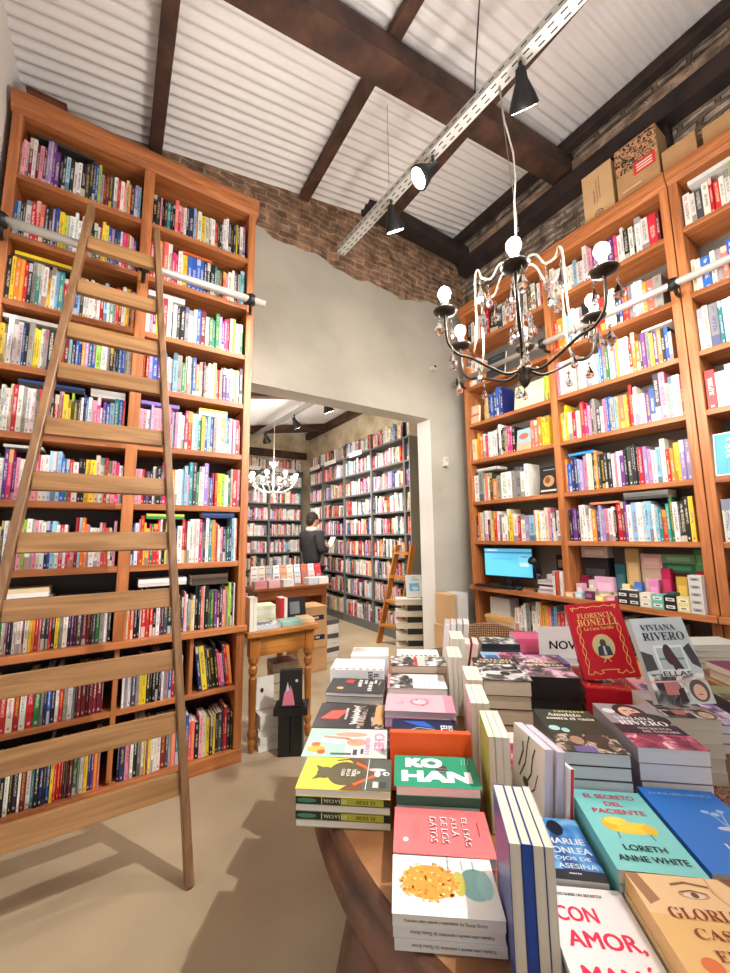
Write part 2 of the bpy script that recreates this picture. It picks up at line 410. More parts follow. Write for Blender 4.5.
# ------------------------------------------------------------------ text requests (converted in one batch at the end)
TEXT = []
SERIF = {}
for i in range(26):
    SERIF[chr(65 + i)] = chr(0x1D400 + i); SERIF[chr(97 + i)] = chr(0x1D41A + i)
def text(parent, items, M=None, name='title'):
    """items: (string, centre x, centre y, box width, box height, rotation deg, colour, serif)"""
    TEXT.append((parent, name, items, M or Matrix.Identity(4)))
def flush_text():
    tmp = {}
    for parent, name, items, M in TEXT:
        for it in items:
            key = (it[0], it[7])
            if key in tmp: continue
            cu = bpy.data.curves.new('lettering', 'FONT')
            cu.body = ''.join(SERIF.get(c, c) for c in it[0]) if it[7] is True else it[0]
            cu.resolution_u = 3
            ob = bpy.data.objects.new('lettering', cu); COL.objects.link(ob); tmp[key] = ob
    bpy.context.view_layer.update()
    dg = bpy.context.evaluated_depsgraph_get()
    geo = {}
    for k, ob in tmp.items():
        me = bpy.data.meshes.new_from_object(ob.evaluated_get(dg))
        vs = [tuple(v.co) for v in me.vertices]; fs = [tuple(p.vertices) for p in me.polygons]
        geo[k] = (vs, fs); bpy.data.meshes.remove(me)
    for ob in tmp.values():
        cu = ob.data; bpy.data.objects.remove(ob); bpy.data.curves.remove(cu)
    for parent, name, items, M in TEXT:
        g = G()
        for (st, cx, cy, bw, bh, rot, col, ser) in items:
            vs, fs = geo[(st, ser)]
            if not vs: continue
            x0 = min(v[0] for v in vs); x1 = max(v[0] for v in vs); y0 = min(v[1] for v in vs); y1 = max(v[1] for v in vs)
            sx = bw / max(x1 - x0, 1e-6); sy = bh / max(y1 - y0, 1e-6)
            g.M = M @ T(cx, cy, 0) @ RZ(rot)
            c = lin(col)
            hv = ser == 'H'
            offs = [(0, 0)] if ser is True else ([(a * .11, b * .09) for a in (-1, 0, 1) for b in (-1, 0, 1)] if hv else [(-.035, 0), (0, .03), (.035, 0)])
            for q, (ox, oy) in enumerate(offs):
                o = g.pts([((v[0] - (x0 + x1) / 2) * sx + ox * bh, (v[1] - (y0 + y1) / 2) * sy + oy * bh, .00004 * q) for v in vs])
                for f in fs: g.face([o + i for i in f], 'ink', c)
        g.build(name, parent)

# ------------------------------------------------------------------ the room
XW, YW, XL = 3.36, 2.96, -.66            # right wall face, doorway wall face, left wall face
RA, RB = .183, 4.32                      # roof plane z = RB + RA*x
def roofz(x): return RB + RA * x
Y0 = -2.6
DX0, DX1, DZ = .70, 2.745, 2.63          # the doorway
g = G(); g.box(-2.2, 6.2, Y0, 8.2, -.12, 0, 'concrete_floor'); struct(g, 'floor', 'beige polished concrete floor running through both rooms', 'floor')

# corrugated ceiling
g = G(); pitch = .076; n = int((YW + .02 - Y0) / pitch * 8)
xs = [XL - .06, .08, 1.3, 2.2, XW + .1]
rows = []
for i in range(n + 1):
    y = Y0 + (YW + .02 - Y0) * i / n
    dz = .011 * math.cos(2 * PI * (y - Y0) / pitch)
    rows.append(g.pts([(x, y, roofz(x) + dz) for x in xs]))
for i in range(n):
    for k in range(len(xs) - 1):
        g.face([rows[i] + k, rows[i + 1] + k, rows[i + 1] + k + 1, rows[i] + k + 1], 'sheet_metal')
o = struct(g, 'ceiling', 'off-white corrugated sheet ceiling sloping up towards the long shelf wall', 'ceiling', True)

def beam_y(x, w, h, top, y0, y1, mat, name, label):
    gg = G(); z = roofz(x) - top
    gg.box(x - w / 2, x + w / 2, y0, y1, z - h, z, mat); o = struct(gg, name, label, 'beam'); bevel(o, .008); return o
beam_y(.08, .085, .07, .014, Y0, YW, 'beam_timber', 'ceiling_beam', 'dark timber purlin above the tall ladder bookcase')
beam_y(1.28, .085, .07, .014, Y0, YW, 'beam_timber', 'ceiling_beam', 'dark timber purlin crossing the middle of the ceiling')
beam_y(2.2, .085, .07, .014, Y0, YW, 'beam_timber', 'ceiling_beam', 'dark timber purlin above the steel light track end')
beam_y(3.2, .09, .09, .016, Y0, YW, 'beam_dark', 'ceiling_beam', 'nearly black purlin along the top of the stone wall')
g = G()
for (ya, yb) in ((1.57, 1.75), (-1.5, -1.32)):
    g = G(); pp = []
    for x in (XL, XW - .02):
        for y in (ya, yb):
            pp += [(x, y, roofz(x) - .09), (x, y, roofz(x) - .25)]
    o0 = g.pts(pp)
    a = [o0 + i for i in range(8)]   # 0 ya top,1 ya bot,2 yb top,3 yb bot ; 4..7 far end
    for q in ((0, 1, 5, 4), (3, 2, 6, 7), (1, 3, 7, 5), (2, 0, 4, 6), (1, 0, 2, 3), (4, 5, 7, 6)): g.face([a[i] for i in q], 'beam_timber')
    struct(g, 'ceiling_beam', 'heavy brown timber rafter crossing the ceiling up to the stone wall' if ya > 0 else 'second heavy rafter nearer the shop front', 'beam')
g = G(); g.box(3.22, XW, Y0, YW - .06, 4.44, 4.60, 'beam_dark'); struct(g, 'ceiling_beam', 'nearly black lintel beam under the brick course on the stone wall', 'beam')
g = G(); g.box(XW - .05, XW, Y0, YW - .02, 4.60, 4.78, 'brick_course'); struct(g, 'trim_1', 'row of pale bricks between beam and purlin', 'trim')
g = G(); g.box(XW - .08, XW - .003, .86, .97, 3.6, 4.44, 'beam_dark'); struct(g, 'trim_2', 'short black post on the stone wall between cardboard boxes', 'trim')
g = G(); g.box(1.9, XW - .05, YW - .16, YW, 4.62, 4.76, 'beam_dark'); struct(g, 'ceiling_beam', 'short black timber over the brick wall at the room corner', 'beam')

# doorway wall: brick shell behind, plaster skin in front (broken top edge)
g = G(); yb0, yb1 = YW + .02, YW + .2
def wbox(g, x0, x1, z0, z1, ya, yb, mat): g.box(x0, x1, ya, yb, z0, z1, mat)
for x0, x1, z0, z1 in ((XL - .2, DX0, 0, 5.1), (DX1, XW + .2, 0, 5.1), (DX0, DX1, DZ, 5.1)): wbox(g, x0, x1, z0, z1, yb0, yb1, 'old_brick')
# reveal faces (plaster)
g.box(DX1 - .004, DX1, YW, yb1 + .002, 0, DZ, 'plaster_white'); g.box(DX0, DX1, YW, yb1 + .002, DZ - .004, DZ, 'plaster'); g.box(DX0, DX0 + .004, YW, yb1, 0, DZ, 'plaster_white')
g.box(XL - .2, XW + .2, yb1, yb1 + .004, DZ, 4.4, 'rough_plaster'); g.box(DX1, 3.6, yb1, yb1 + .004, 0, DZ, 'rough_plaster')
struct(g, 'wall_doorway', 'old brown brick wall above the doorway', 'wall')
g = G()
xsn = [XL, -.3, 0, .4, .8] + [.8 + (XW - .8) * (i + 1) / 26 for i in range(26)]
def skin_top(x): return 3.95 + .05 * math.sin(x * 2.1) + .025 * math.sin(x * 9.3 + 1) + .015 * math.sin(x * 23) + .06 * max(0, x - 2.3)
cuts = sorted(set(xsn + [DX0, DX1]))
for a, b in zip(cuts[:-1], cuts[1:]):
    zb = DZ if (a >= DX0 - 1e-6 and b <= DX1 + 1e-6) else 0
    za, zc = skin_top(a), skin_top(b)
    o0 = g.pts([(a, YW, zb), (b, YW, zb), (b, YW, zc), (a, YW, za), (a, YW + .02, zb), (b, YW + .02, zb), (b, YW + .02, zc), (a, YW + .02, za)])
    for q in ((0, 1, 2, 3), (3, 2, 6, 7), (1, 0, 4, 5)): g.face([o0 + i for i in q], 'plaster')
struct(g, 'wall_plaster', 'pale grey plaster skin around the doorway with a ragged top edge', 'wall')
g = G(); g.box(XW, XW + .2, Y0, YW + .2, 0, 5.2, 'old_stone'); struct(g, 'wall_right', 'rough stone wall behind the long counter bookcase', 'wall')
g = G(); g.box(XL - .2, XL, Y0, YW + .2, 0, 4.6, 'plaster_white'); struct(g, 'wall_left', 'white plaster wall beside the tall ladder bookcase', 'wall')

# back room shell
BX, BY = 3.56, 7.8
g = G(); g.box(BX, BX + .2, YW + .2, BY + .2, 0, 4.4, 'rough_plaster'); struct(g, 'wall_back_room_side', 'cream rough plaster wall above the grey shelves', 'wall')
g = G(); g.box(-1.5, BX, BY, BY + .2, 0, 4.4, 'rough_plaster'); struct(g, 'wall_back_room_end', 'cream rough plaster wall at the far end of the back room', 'wall')
g = G(); g.box(-1.7, -1.5, YW + .2, BY + .2, 0, 4.4, 'rough_plaster'); struct(g, 'wall_back_room_near', 'cream plaster wall closing the back room', 'wall')
g = G(); rows = []
def rz2(x): return 3.12 + .17 * x
n = int((BY - YW - .2) / .09 * 6)
for i in range(n + 1):
    y = YW + .2 + (BY - YW - .2) * i / n; dz = .014 * math.cos(2 * PI * y / .09)
    rows.append(g.pts([(x, y, rz2(x) + dz) for x in (-1.5, 1, BX)]))
for i in range(n):
    for k in range(2): g.face([rows[i] + k, rows[i + 1] + k, rows[i + 1] + k + 1, rows[i] + k + 1], 'sheet_metal')
struct(g, 'ceiling_back_room', 'off-white corrugated ceiling of the back room', 'ceiling', True)
for yy, w, lab in ((4.75, .12, 'dark rafter nearest the doorway in the back room'), (6.9, .12, 'dark rafter at the far end of the back room')):
    g = G(); p = []
    for x in (-1.5, BX - .02):
        for y in (yy, yy + w): p += [(x, y, rz2(x) - .03), (x, y, rz2(x) - .16)]
    o0 = g.pts(p)
    for q in ((0, 1, 5, 4), (3, 2, 6, 7), (1, 3, 7, 5), (2, 0, 4, 6), (1, 0, 2, 3), (4, 5, 7, 6)): g.face([o0 + i for i in q], 'beam_timber')
    struct(g, 'ceiling_beam', lab, 'beam')
for xx, lab in ((BX - .1, 'dark beam over the grey shelf wall of the back room'),):
    g = G(); g.box(xx, BX, YW + .21, BY - .01, rz2(xx) - .16, rz2(xx) - .02, 'beam_timber'); struct(g, 'ceiling_beam', lab, 'beam')
g = G(); g.box(-1.49, BX - .11, BY - .1, BY, rz2(1.2) - .24, rz2(1.2) - .1, 'beam_timber'); struct(g, 'ceiling_beam', 'dark beam on the end wall of the back room', 'beam')

# ------------------------------------------------------------------ shelved books
BOOKS = []   # dicts: frame matrix, local x, y(depth inset), z, w,h,d, code, cell
PAGE = (234, 225, 206)
def upright(g, w, h, d, col, tcol, seed, full):
    """local: x 0..w, spine on -y at y=0, depth d, z 0..h"""
    c = lin(col); tc = lin(tcol); pg = lin(PAGE)
    if full:
        o = g.pts([(0, .002, 0), (.0018, 0, 0), (w - .0018, 0, 0), (w, .002, 0), (w, d, 0), (w - .0012, d, 0), (w - .0012, .003, 0), (.0012, .003, 0), (.0012, d, 0), (0, d, 0)] +
                  [(0, .002, h), (.0018, 0, h), (w - .0018, 0, h), (w, .002, h), (w, d, h), (w - .0012, d, h), (w - .0012, .003, h), (.0012, .003, h), (.0012, d, h), (0, d, h)])
        for i in range(10):
            j = (i + 1) % 10
            g.face([o + i, o + j, o + 10 + j, o + 10 + i], 'spine', c, tc, seed, [(0, 0), (1, 0), (1, 1), (0, 1)] if i == 1 else None)
        for b in (10,):
            g.face([o + b + 1, o + b + 2, o + b + 6, o + b + 7], 'spine', c); g.face([o + b + 0, o + b + 1, o + b + 7, o + b + 8, o + b + 9], 'spine', c); g.face([o + b + 2, o + b + 3, o + b + 4, o + b + 5, o + b + 6], 'spine', c)
        g.face([o + 9, o + 8, o + 5, o + 4, o + 3, o + 2, o + 1, o + 0], 'spine', c)
        g.box(.0012, w - .0012, .003, d - .003, .001, h - .003, 'paper', pg)
    else:
        o = g.pts([(0, 0, 0), (w, 0, 0), (w, d, 0), (0, d, 0), (0, 0, h), (w, 0, h), (w, d, h), (0, d, h)])
        g.face([o, o + 1, o + 5, o + 4], 'spine', c, tc, seed, [(0, 0), (1, 0), (1, 1), (0, 1)])
        g.face([o + 1, o + 2, o + 6, o + 5], 'spine', c); g.face([o + 3, o, o + 4, o + 7], 'spine', c)
        g.face([o + 2, o + 3, o + 7, o + 6], 'paper', pg); g.face([o + 4, o + 5, o + 6, o + 7], 'paper', pg); g.face([o + 3, o + 2, o + 1, o], 'paper', pg)

def tcol_for(code):
    if code in 'wWigsyLlp': return RND.choice([(30, 30, 34), (40, 40, 44), (160, 30, 40), (30, 60, 130), (90, 84, 80)])
    return RND.choice([(236, 232, 224), (228, 222, 206), (236, 226, 200), (226, 188, 70), (214, 214, 220)])

def row(F, x0, x1, z, seq, cell, hmean, hsd, dmean, wmean, hmax, lean=0., fill=1.0, gaps=()):
    """fill a shelf from x0 to x1 in the frame F, colours in order"""
    x = x0 + .002; i = 0; out = []
    h = hmean; d = dmean
    seq = seq.replace(' ', '')
    est = (x1 - x0) / (len(seq) or 1)
    wm = est if .7 * wmean < est < 1.6 * wmean else wmean
    run = 0
    while True:
        code = seq[i] if i < len(seq) else RND.choice(seq)
        w = max(.008, RND.gauss(wm, wm * .3)); w = min(w, wm * 1.9)
        if run <= 0 or RND.random() < .45:
            h = max(hmean - .055, min(hmax, RND.gauss(hmean, hsd))); d = RND.uniform(dmean - .02, dmean + .015); run = RND.randint(1, 4)
        run -= 1
        if x + w > x1 - .002 or (x - x0) > (x1 - x0) * fill: break
        out.append(dict(F=F, x=x, y=RND.uniform(0, .018), z=z, w=w - .0006, h=h, d=d, code=code, cell=cell, n=len(out), lean=lean))
        x += w; i += 1
    BOOKS.extend(out)
    return x

FA = T(0, 2.655, 0)                                   # ladder bookcase: spines near y = 2.655
ZA = [3.44, 3.07, 2.69, 2.33, 1.965, 1.605, 1.245, .83, .46, .08]
AXL, AXC0, AXC1, AXR = -.585, .02, .08, .70           # clear spaces
A_L = ["wpwmwmpmvvuukklkWWkdkNbLgmmdgwrwcionvlg", "blkdwrrckkvnbyLwwwWrrpkewryybvnbwhcivp", "kyoorkgtwWywltrrpnbldwwwwwrlwtgrmwyuo",
       "yiwWwbkgyywgkkdrmlkbbovnbLwgkkdbbwwtl", "wmwwirwgwwgrvlwkrgpyyLdkwnbwphwubltbr", "wwwuhupwwewphwwlwlbtrwkkyyiwrwphwlk",
       "kklwrdwkwklkpLwgpwwnblwhwhhprlocgwwihow", "wwwnknkteiuknwwmwyorpdnrkygwkumdmmkdegwwk", "bkkibnbknwgrirwregnbkwrgwgdmmmmmmm", "kokmrwgwokkgwwkkwkkWmwtknkbyrrrkpkmegwynuo"]
A_R = ["kdpkktkkcrpwknlowyiwwrdkwwwkkdykwun", "rwocwhhwybbbbnkktgdrpwwdgtg", "wpuyyrwnwdkgwwbmwetevuhrwLwekwnyu", "rrvbuybwwlgeiwgbowdciwwyhovuuwgywkd",
       "ppwvpprwphlpwwhrwltyblbgwotbwpvrclwi", "pprkukwkdhpcowwllptdewwvgbrryLwegrpw", "kbwpryyherrwkylwwnwrmwwwwhgnwtociwpnvenlwcr", "iockkwrrrkwmndkndgkdpwgywkkcwkdeumkpygLkwwe",
       "wgwdgyykkkkkwgbrnwnydkkkhpkrokkvnpvrb", "nnpwkgiyuywwwmdgctbnbcckpiykykdmrkkw"]
SUB = [0, 0, 0, 0, 0, 0, 0, 0, 0, 0]
for r in range(10):
    hm = .243 if r < 7 else .238
    wm = .0165
    row(FA, AXL, AXC0, ZA[r], A_L[r], ('A', 'L', r), hm, .022, .15, wm, .262 if r in (2, 4) else .3)
    if r == 8:
        row(FA, AXC1, .40, ZA[r], A_R[r][:18], ('A', 'R', r), hm, .022, .15, wm, .262 if r in (2, 4) else .3)
        row(FA, .485, AXR, ZA[r], A_R[r][18:], ('A', 'S', r), .235, .02, .15, wm, .27, lean=-7)
    else:
        row(FA, AXC1, AXR, ZA[r], A_R[r], ('A', 'R', r), hm, .022, .15, wm, .262 if r in (2, 4) else .3)
FB = T(3.085, 0, 0) @ RZ(-90)                          # counter bookcase: local +x runs to -y
ZB = [3.42, 2.95, 2.55, 2.16, 1.735, 1.34]
BY_R, BY_M0, BY_M1, BY_L = .905, 1.743, 1.802, 2.70
B_L = ["kwkwrwrkkdwrwrbrkwdwkwrw", "oww", "ssnnbnb", "iyoodwhhwwwkwkkg", "wgwcwdogwwggwwgwwkdkwd", "noivwmwyrwgwwiywwrwvlpwywwipb"]
B_R = ["wwwwwwlwwpuwbuhwwkwkwwrm", "roolwwwgkkrrrwwkbrrgwwwoc", "pwwiiwgwwwwwwwlbgewwpyiwwroodugyuok", "yiyirpwrhhpdgdwpbbglocyrrwwvwwubdpglwr",
       "obbnnlvpwikodkdkwpwukdkkdrvpwlwwroyyvvv", "nkuukwwwwonvvpwwkrmuwlwwwllwltrtewdkkyk"]
B_E = ["wwdwrrwwLmicw", "iwbwgcbrphh", "wigtwwprwgw", "rwwphhhrrp", "", "wiipwgrw"]
for r in range(6):
    fl = [1, .2, .28, .55, .69, 1][r]
    row(FB, -BY_L + (.175 if r == 2 else 0), -BY_M1, ZB[r], B_L[r], ('B', 'L', r), .262, .026, .17, .026, .345, fill=fl)
    row(FB, -BY_M0, -BY_R, ZB[r], B_R[r], ('B', 'R', r), .265, .024, .17, .023, .345)
    row(FB, -.40, .14, ZB[r], 'wwrbykgpnwdlow', ('B', 'X', r), .25, .022, .17, .03, .33)
    if B_E[r]: row(FB, -.792, -.42, ZB[r], B_E[r], ('B', 'E', r), .25, .022, .17, .03, .33)
row(FB, -BY_M1 - .5, -1.05, .55, "wwwwgwkwwoyocblrrwnkwogwkr", ('B', 'U', 6), .23, .02, .17, .026, .33)
# back room shelf books
ZK = [2.76, 2.43, 2.08, 1.74, 1.426, 1.095, .79, .465, .12]
UY = [3.97, 4.10, 4.92, 5.77, 6.61, 7.22]
FK = T(3.31, 0, 0) @ RZ(-90)
FK2 = T(0, 7.52, 0)
MIX = "wwwwgiikkrrpmnbldwwwskdrcwwvhoig"
MIXP = "rpwiwcwpwgswrwdwhpwickwlwvwg"
for b in range(5):
    for r, z in enumerate(ZK):
        seq = ''.join(RND.choice(MIX if b < 4 or r > 5 else MIXP) for _ in range(60))
        row(FK, -UY[b + 1] + .02, -UY[b] - .02, z, seq[:1] * 0 + seq, ('K', 'S', r * 10 + b), .22, .02, .14, .03, .28)
for b, (xa, xb_) in enumerate(((1.65, 2.54), (2.582, 3.26))):
    for r, z in enumerate(ZK):
        seq = ''.join(RND.choice(MIXP if r < 6 else MIX) for _ in range(60))
        row(FK2, xa, xb_, z, seq, ('K', 'E', r * 10 + b), .22, .02, .14, .03, .28)

# which ones are individuals: the cells that show largest
def is_ind(c):
    if c[0] == 'A': return c[2] >= 8 or (c[2] == 7)
    if c[0] == 'B': return c[1] == 'E' or (c[1] == 'R' and c[2] == 4)
    return False
ROWA = {7: 'third shelf up', 8: 'second shelf up', 9: 'lowest shelf'}
ROWB = ['top shelf', 'second shelf down', 'third shelf down', 'fourth shelf down', 'fifth shelf down', 'shelf above the counter']
mass = G(); n_ind = 0
cells = {}
for b in BOOKS: cells.setdefault(b['cell'], []).append(b)
for cell, bs in cells.items():
    for k, b in enumerate(bs):
        col = jit(PAL[b['code']]); tc = tcol_for(b['code']); seed = RND.random()
        M = b['F'] @ T(b['x'], b['y'], b['z'])
        if b['lean']: M = M @ T(0, 0, .004 + .03 * 0) @ RY(-b['lean'] * -1)
        if is_ind(cell):
            g = G(); upright(g, b['w'], b['h'], b['d'], col, tc, seed, True)
            o = g.build('paperback', None, False, M)
            size = 'thick' if b['w'] > .024 else 'slim' if b['w'] < .013 else ''
            size2 = 'tall' if b['h'] > .25 else 'short' if b['h'] < .2 else ''
            adj = ' '.join(x for x in (size, size2) if x)
            cn = CNAME[b['code']]
            if cell[0] == 'A':
                pos = ordw(len(bs) - k) if cell[1] == 'L' else ordw(k + 1)
                ref = {'L': 'from the centre post, white-wall column', 'R': 'from the centre post, doorway column', 'S': 'slanting from the divider, doorway column'}[cell[1]]
                lab = f"{cn} book, {pos} {ref}, {ROWA[cell[2]]}, ladder bookcase"
                grp = f"upright books on the {ROWA[cell[2]]} of the ladder bookcase"
            elif cell[1] == 'E':
                lab = f"{adj} {cn} book, {ordw(k + 1)} from the double posts, {ROWB[cell[2]]}, end bay"
                grp = f"upright books on the {ROWB[cell[2]]} of the end bay"
            else:
                lab = f"{adj} {cn} book, {ordw(k + 1)} from the middle post, {ROWB[cell[2]]} of counter bookcase"
                grp = f"upright books on the {ROWB[cell[2]]} of the counter bookcase"
            lab = (size + ' ' + lab) if size and len(lab.split()) < 16 else lab; tag(o, lab.strip(), 'book', grp); n_ind += 1
        else:
            mass.M = M; upright(mass, b['w'], b['h'], b['d'], col, tc, seed, False)
o = mass.build('shelved_books'); tag(o, 'many-coloured upright books filling the upper, far and back-room shelves', 'books', None, 'stuff')
print('individual shelf books', n_ind, 'all', len(BOOKS))

# ------------------------------------------------------------------ lying / standing display books
INK = (30, 28, 28)
def cover_art(g, art, t):
    z0 = t + .0003; many = len(art) > 60
    for ia, a in enumerate(art):
        z = z0 + (.00008 * (ia if ia < 4 else 4 + ia % 9) if many else .00007 * ia)
        k = a[0]
        if k == 'rect': g.flat([(a[1], a[2]), (a[3], a[2]), (a[3], a[4]), (a[1], a[4])], z, 'print', lin(a[5]))
        elif k == 'photo': g.flat([(a[1], a[2]), (a[3], a[2]), (a[3], a[4]), (a[1], a[4])], z, a[5], WHITE)
        elif k == 'ell': g.flat([(a[1] + a[3] * math.cos(2 * PI * i / 28), a[2] + a[4] * math.sin(2 * PI * i / 28)) for i in range(28)], z, 'print', lin(a[5]))
        elif k == 'poly': g.flat(a[1], z, 'print', lin(a[2]))
        elif k == 'line':
            P = [Vector((p[0], p[1])) for p in a[1]]; w = a[2] / 2; c = lin(a[3])
            for p, q in zip(P[:-1], P[1:]):
                d = (q - p)
                if d.length < 1e-6: continue
                d.normalize(); nn = Vector((-d.y, d.x)) * w; e = d * w * .5
                g.flat([tuple(p - e - nn), tuple(q + e - nn), tuple(q + e + nn), tuple(p - e + nn)], z, 'print', c)
    return z0 + .00007 * (14 if many else len(art))

def book(M, w, h, t, col, label, group=None, spine='l', page=PAGE, art=(), txt=(), hard=False, spine_col=None, spine_txt=None, name='book', cat='book'):
    """lying book: local x width w, y height h (centred), z 0..t; cover up"""
    c = lin(col); sc_ = lin(spine_col or col)
    b = .0026 if hard else .0011; ins = .0035 if hard else .0012
    x0, x1, y0, y1 = -w / 2, w / 2, -h / 2, h / 2
    g = G()
    g.box(x0, x1, y0, y1, 0, b, 'print', c); g.box(x0, x1, y0, y1, t - b, t, 'print', c)
    sp = dict(l=(x0, x0 + b, y0, y1), r=(x1 - b, x1, y0, y1), f=(x0, x1, y0, y0 + b), b=(x0, x1, y1 - b, y1))[spine]
    g.box(*sp, b, t - b, 'print', sc_)
    root = g.build(name, None, False, M)
    tag(root, label, cat, group)
    px0, px1, py0, py1 = x0 + ins, x1 - ins, y0 + ins, y1 - ins
    if spine == 'l': px0 = x0 + b
    if spine == 'r': px1 = x1 - b
    if spine == 'f': py0 = y0 + b
    if spine == 'b': py1 = y1 - b
    g = G(); g.box(px0, px1, py0, py1, b, t - b, 'paper', lin(page)); g.build('pages', root)
    top = t
    if art:
        g = G(); top = cover_art(g, art, t); g.build('cover_art', root)
    if txt: text(root, list(txt), T(0, 0, top + .0004))
    if spine_txt:
        X = dict(f=T(0, y0 - .0004, t / 2) @ RX(90), l=T(x0 - .0004, 0, t / 2) @ RZ(-90) @ RX(90), r=T(x1 + .0004, 0, t / 2) @ RZ(90) @ RX(90), b=T(0, y1 + .0004, t / 2) @ RZ(180) @ RX(90))[spine]
        text(root, list(spine_txt), X, 'spine_lettering')
    return root

TF = RZ(-32.78)                       # the table's own frame: u across the view, v away from it
def tp(u, v, z, rot=0): return TF @ T(u, v, z) @ RZ(rot)
ZT = .70
SHORT = [('mint cookbook', 'mint cookbook'), ('dark book with a coral', 'dark coral-patch book'), ('charcoal', 'charcoal white-titled book'), ('thick white hardback', 'lettered white hardback'), ('plain white', 'plain white book'),
         ('white book with an orange', 'orange flower-cover book'), ('coral pink', 'coral pink book'), ('green book', 'green block-letter book'), ('dark blue', 'dark blue book'), ('pale pink', 'pale pink book'), ('white book with grey street', 'street-photo book'),
         ('grey photo-cover', 'red-striped grey book'), ('white book with rows', 'coloured-letter white book'), ('red and white', 'red and white illustrated book'), ('midnight', 'midnight blue thriller'), ('turquoise', 'turquoise sofa book'), ('bright blue', 'bright blue book'),
         ('white book with a big', 'crimson-titled white book'), ('golden', 'golden face-cover book'), ('dark green', 'dark green crowd-cover book'), ('novel with a woman', 'wine-red band novel'), ('thick black', 'black photo-cover novel'), ('shrink', 'shrink-wrapped pale pink book'),
         ('scarlet', 'flat scarlet hardback'), ('grey collage', 'flat collage-cover novel'), ('purple', 'purple patterned book'), ('rose', 'rose and violet book'), ('black and olive', 'black and olive book'), ('small red', 'small red book'), ('tan book', 'tan book'), ('small blue', 'small blue book'),
         ('light blue', 'light blue book'), ('dark book with a white', 'scribbled dark book'), ('hot pink', 'hot pink book'), ('violet', 'violet book'), ('pale aqua', 'pale aqua book')]
def marks(cx, cy, length, height, n, col, vert=False):
    # illegible lettering: a run of small letter-sized dashes
    out = []; q = random.Random(int(1e4 * abs(cx + cy * 3 + length)) + n)
    for i in range(n):
        a = -length / 2 + length * i / n; b = a + length / n * q.uniform(.55, .85); h0 = height * q.uniform(.3, .5); h1 = height * q.uniform(.35, .5)
        out.append(('rect', cx - h0, cy + a, cx + h1, cy + b, col) if vert else ('rect', cx + a, cy - h0, cx + b, cy + h1, col))
    return out
def pile(u, v, rot, w, h, top_t, col, desc, below, art=(), txt=(), spine='l', page=PAGE, hard=False, under='same', z0=ZT, group=None, spine_txt=None, spine_col=None):
    """below: list of (thickness, spine side, colour, page) from the table up; then the top book; desc = words for the whole pile"""
    z = z0; n = len(below)
    for k, bb in enumerate(below):
        th, sd, cc = bb[0], bb[1], bb[2]; pg = bb[3] if len(bb) > 3 else page; stx = bb[4] if len(bb) > 4 else None
        pos = n - k + 1
        edge = 'spine outwards' if sd == 'f' else 'pages outwards'
        short = next(b for a, b in SHORT if desc.startswith(a))
        lab = f"book {ordw(pos)} from top in the pile under the {short}, {edge}"
        book(tp(u + RND.uniform(-.002, .002), v + RND.uniform(-.002, .002), z, rot + RND.uniform(-.8, .8)), w - .002, h - .002, th - .0006, cc, lab, group or f"books piled under the {short}", sd, pg, hard=hard, spine_txt=stx)
        z += th
    return book(tp(u, v, z, rot), w, h, top_t, col, desc + (' on top of its pile' if n else ' on the display table'), None, spine, page, art, txt, hard, spine_col, spine_txt)

PW = (234, 232, 229)                  # whiter paper
# -- nearest column on the doorway side
ty = [('rect', -.118, -.068, .118, .068, (222, 204, 72)), ('poly', [(-.01, -.068), (.045, -.068), (.045, .068), (-.0, .068), (.03, .02), (.03, -.02)], (112, 74, 48)),
      ('rect', .045, -.068, .118, .068, (86, 92, 84)),
      ('ell', -.005, .0, .043, .05, (92, 86, 60)), ('ell', -.055, .0, .022, .024, (92, 86, 60)), ('poly', [(-.06, .02), (-.085, .032), (-.074, .006), (-.074, -.006), (-.085, -.032), (-.06, -.02)], (92, 86, 60)),
      ('poly', [(.02, -.028), (.062, -.004), (.062, .004), (.02, .028)], (92, 86, 60)),
      ('line', [(-.03, .055), (.0, .062), (.03, .05), (.07, .01)], .006, (92, 86, 60)), ('line', [(.025, .045), (.08, .006)], .01, (204, 98, 54)), ('line', [(.025, -.045), (.08, -.004)], .01, (204, 98, 54)),
      ('ell', .082, .018, .022, .006, (224, 224, 220)), ('ell', .082, 0, .008, .012, (224, 224, 220)), ('ell', .104, .002, .009, .008, (236, 236, 232)), ('ell', .106, .001, .004, .004, (30, 30, 30)),
      ('rect', .072, -.055, .086, -.032, (216, 196, 190)), ('rect', .09, -.055, .106, -.032, (58, 62, 60)), ('line', [(.055, -.064), (.057, .066)], .002, (230, 230, 226))]
tt = [('EL', .032, 0, .012, .008, -90, (240, 238, 230), False), ('TIGRE', .02, 0, .03, .010, -90, (240, 238, 230), False), ('EN LA', .006, .0, .03, .009, -90, (240, 238, 230), False), ('CASA', -.008, 0, .03, .009, -90, (240, 238, 230), False)]
sptx = [('EL TIGRE', -.055, .0, .05, .008, 180, (24, 24, 20), True), ('EN LA CASA', .018, 0, .05, .008, 180, (236, 232, 200), True)]
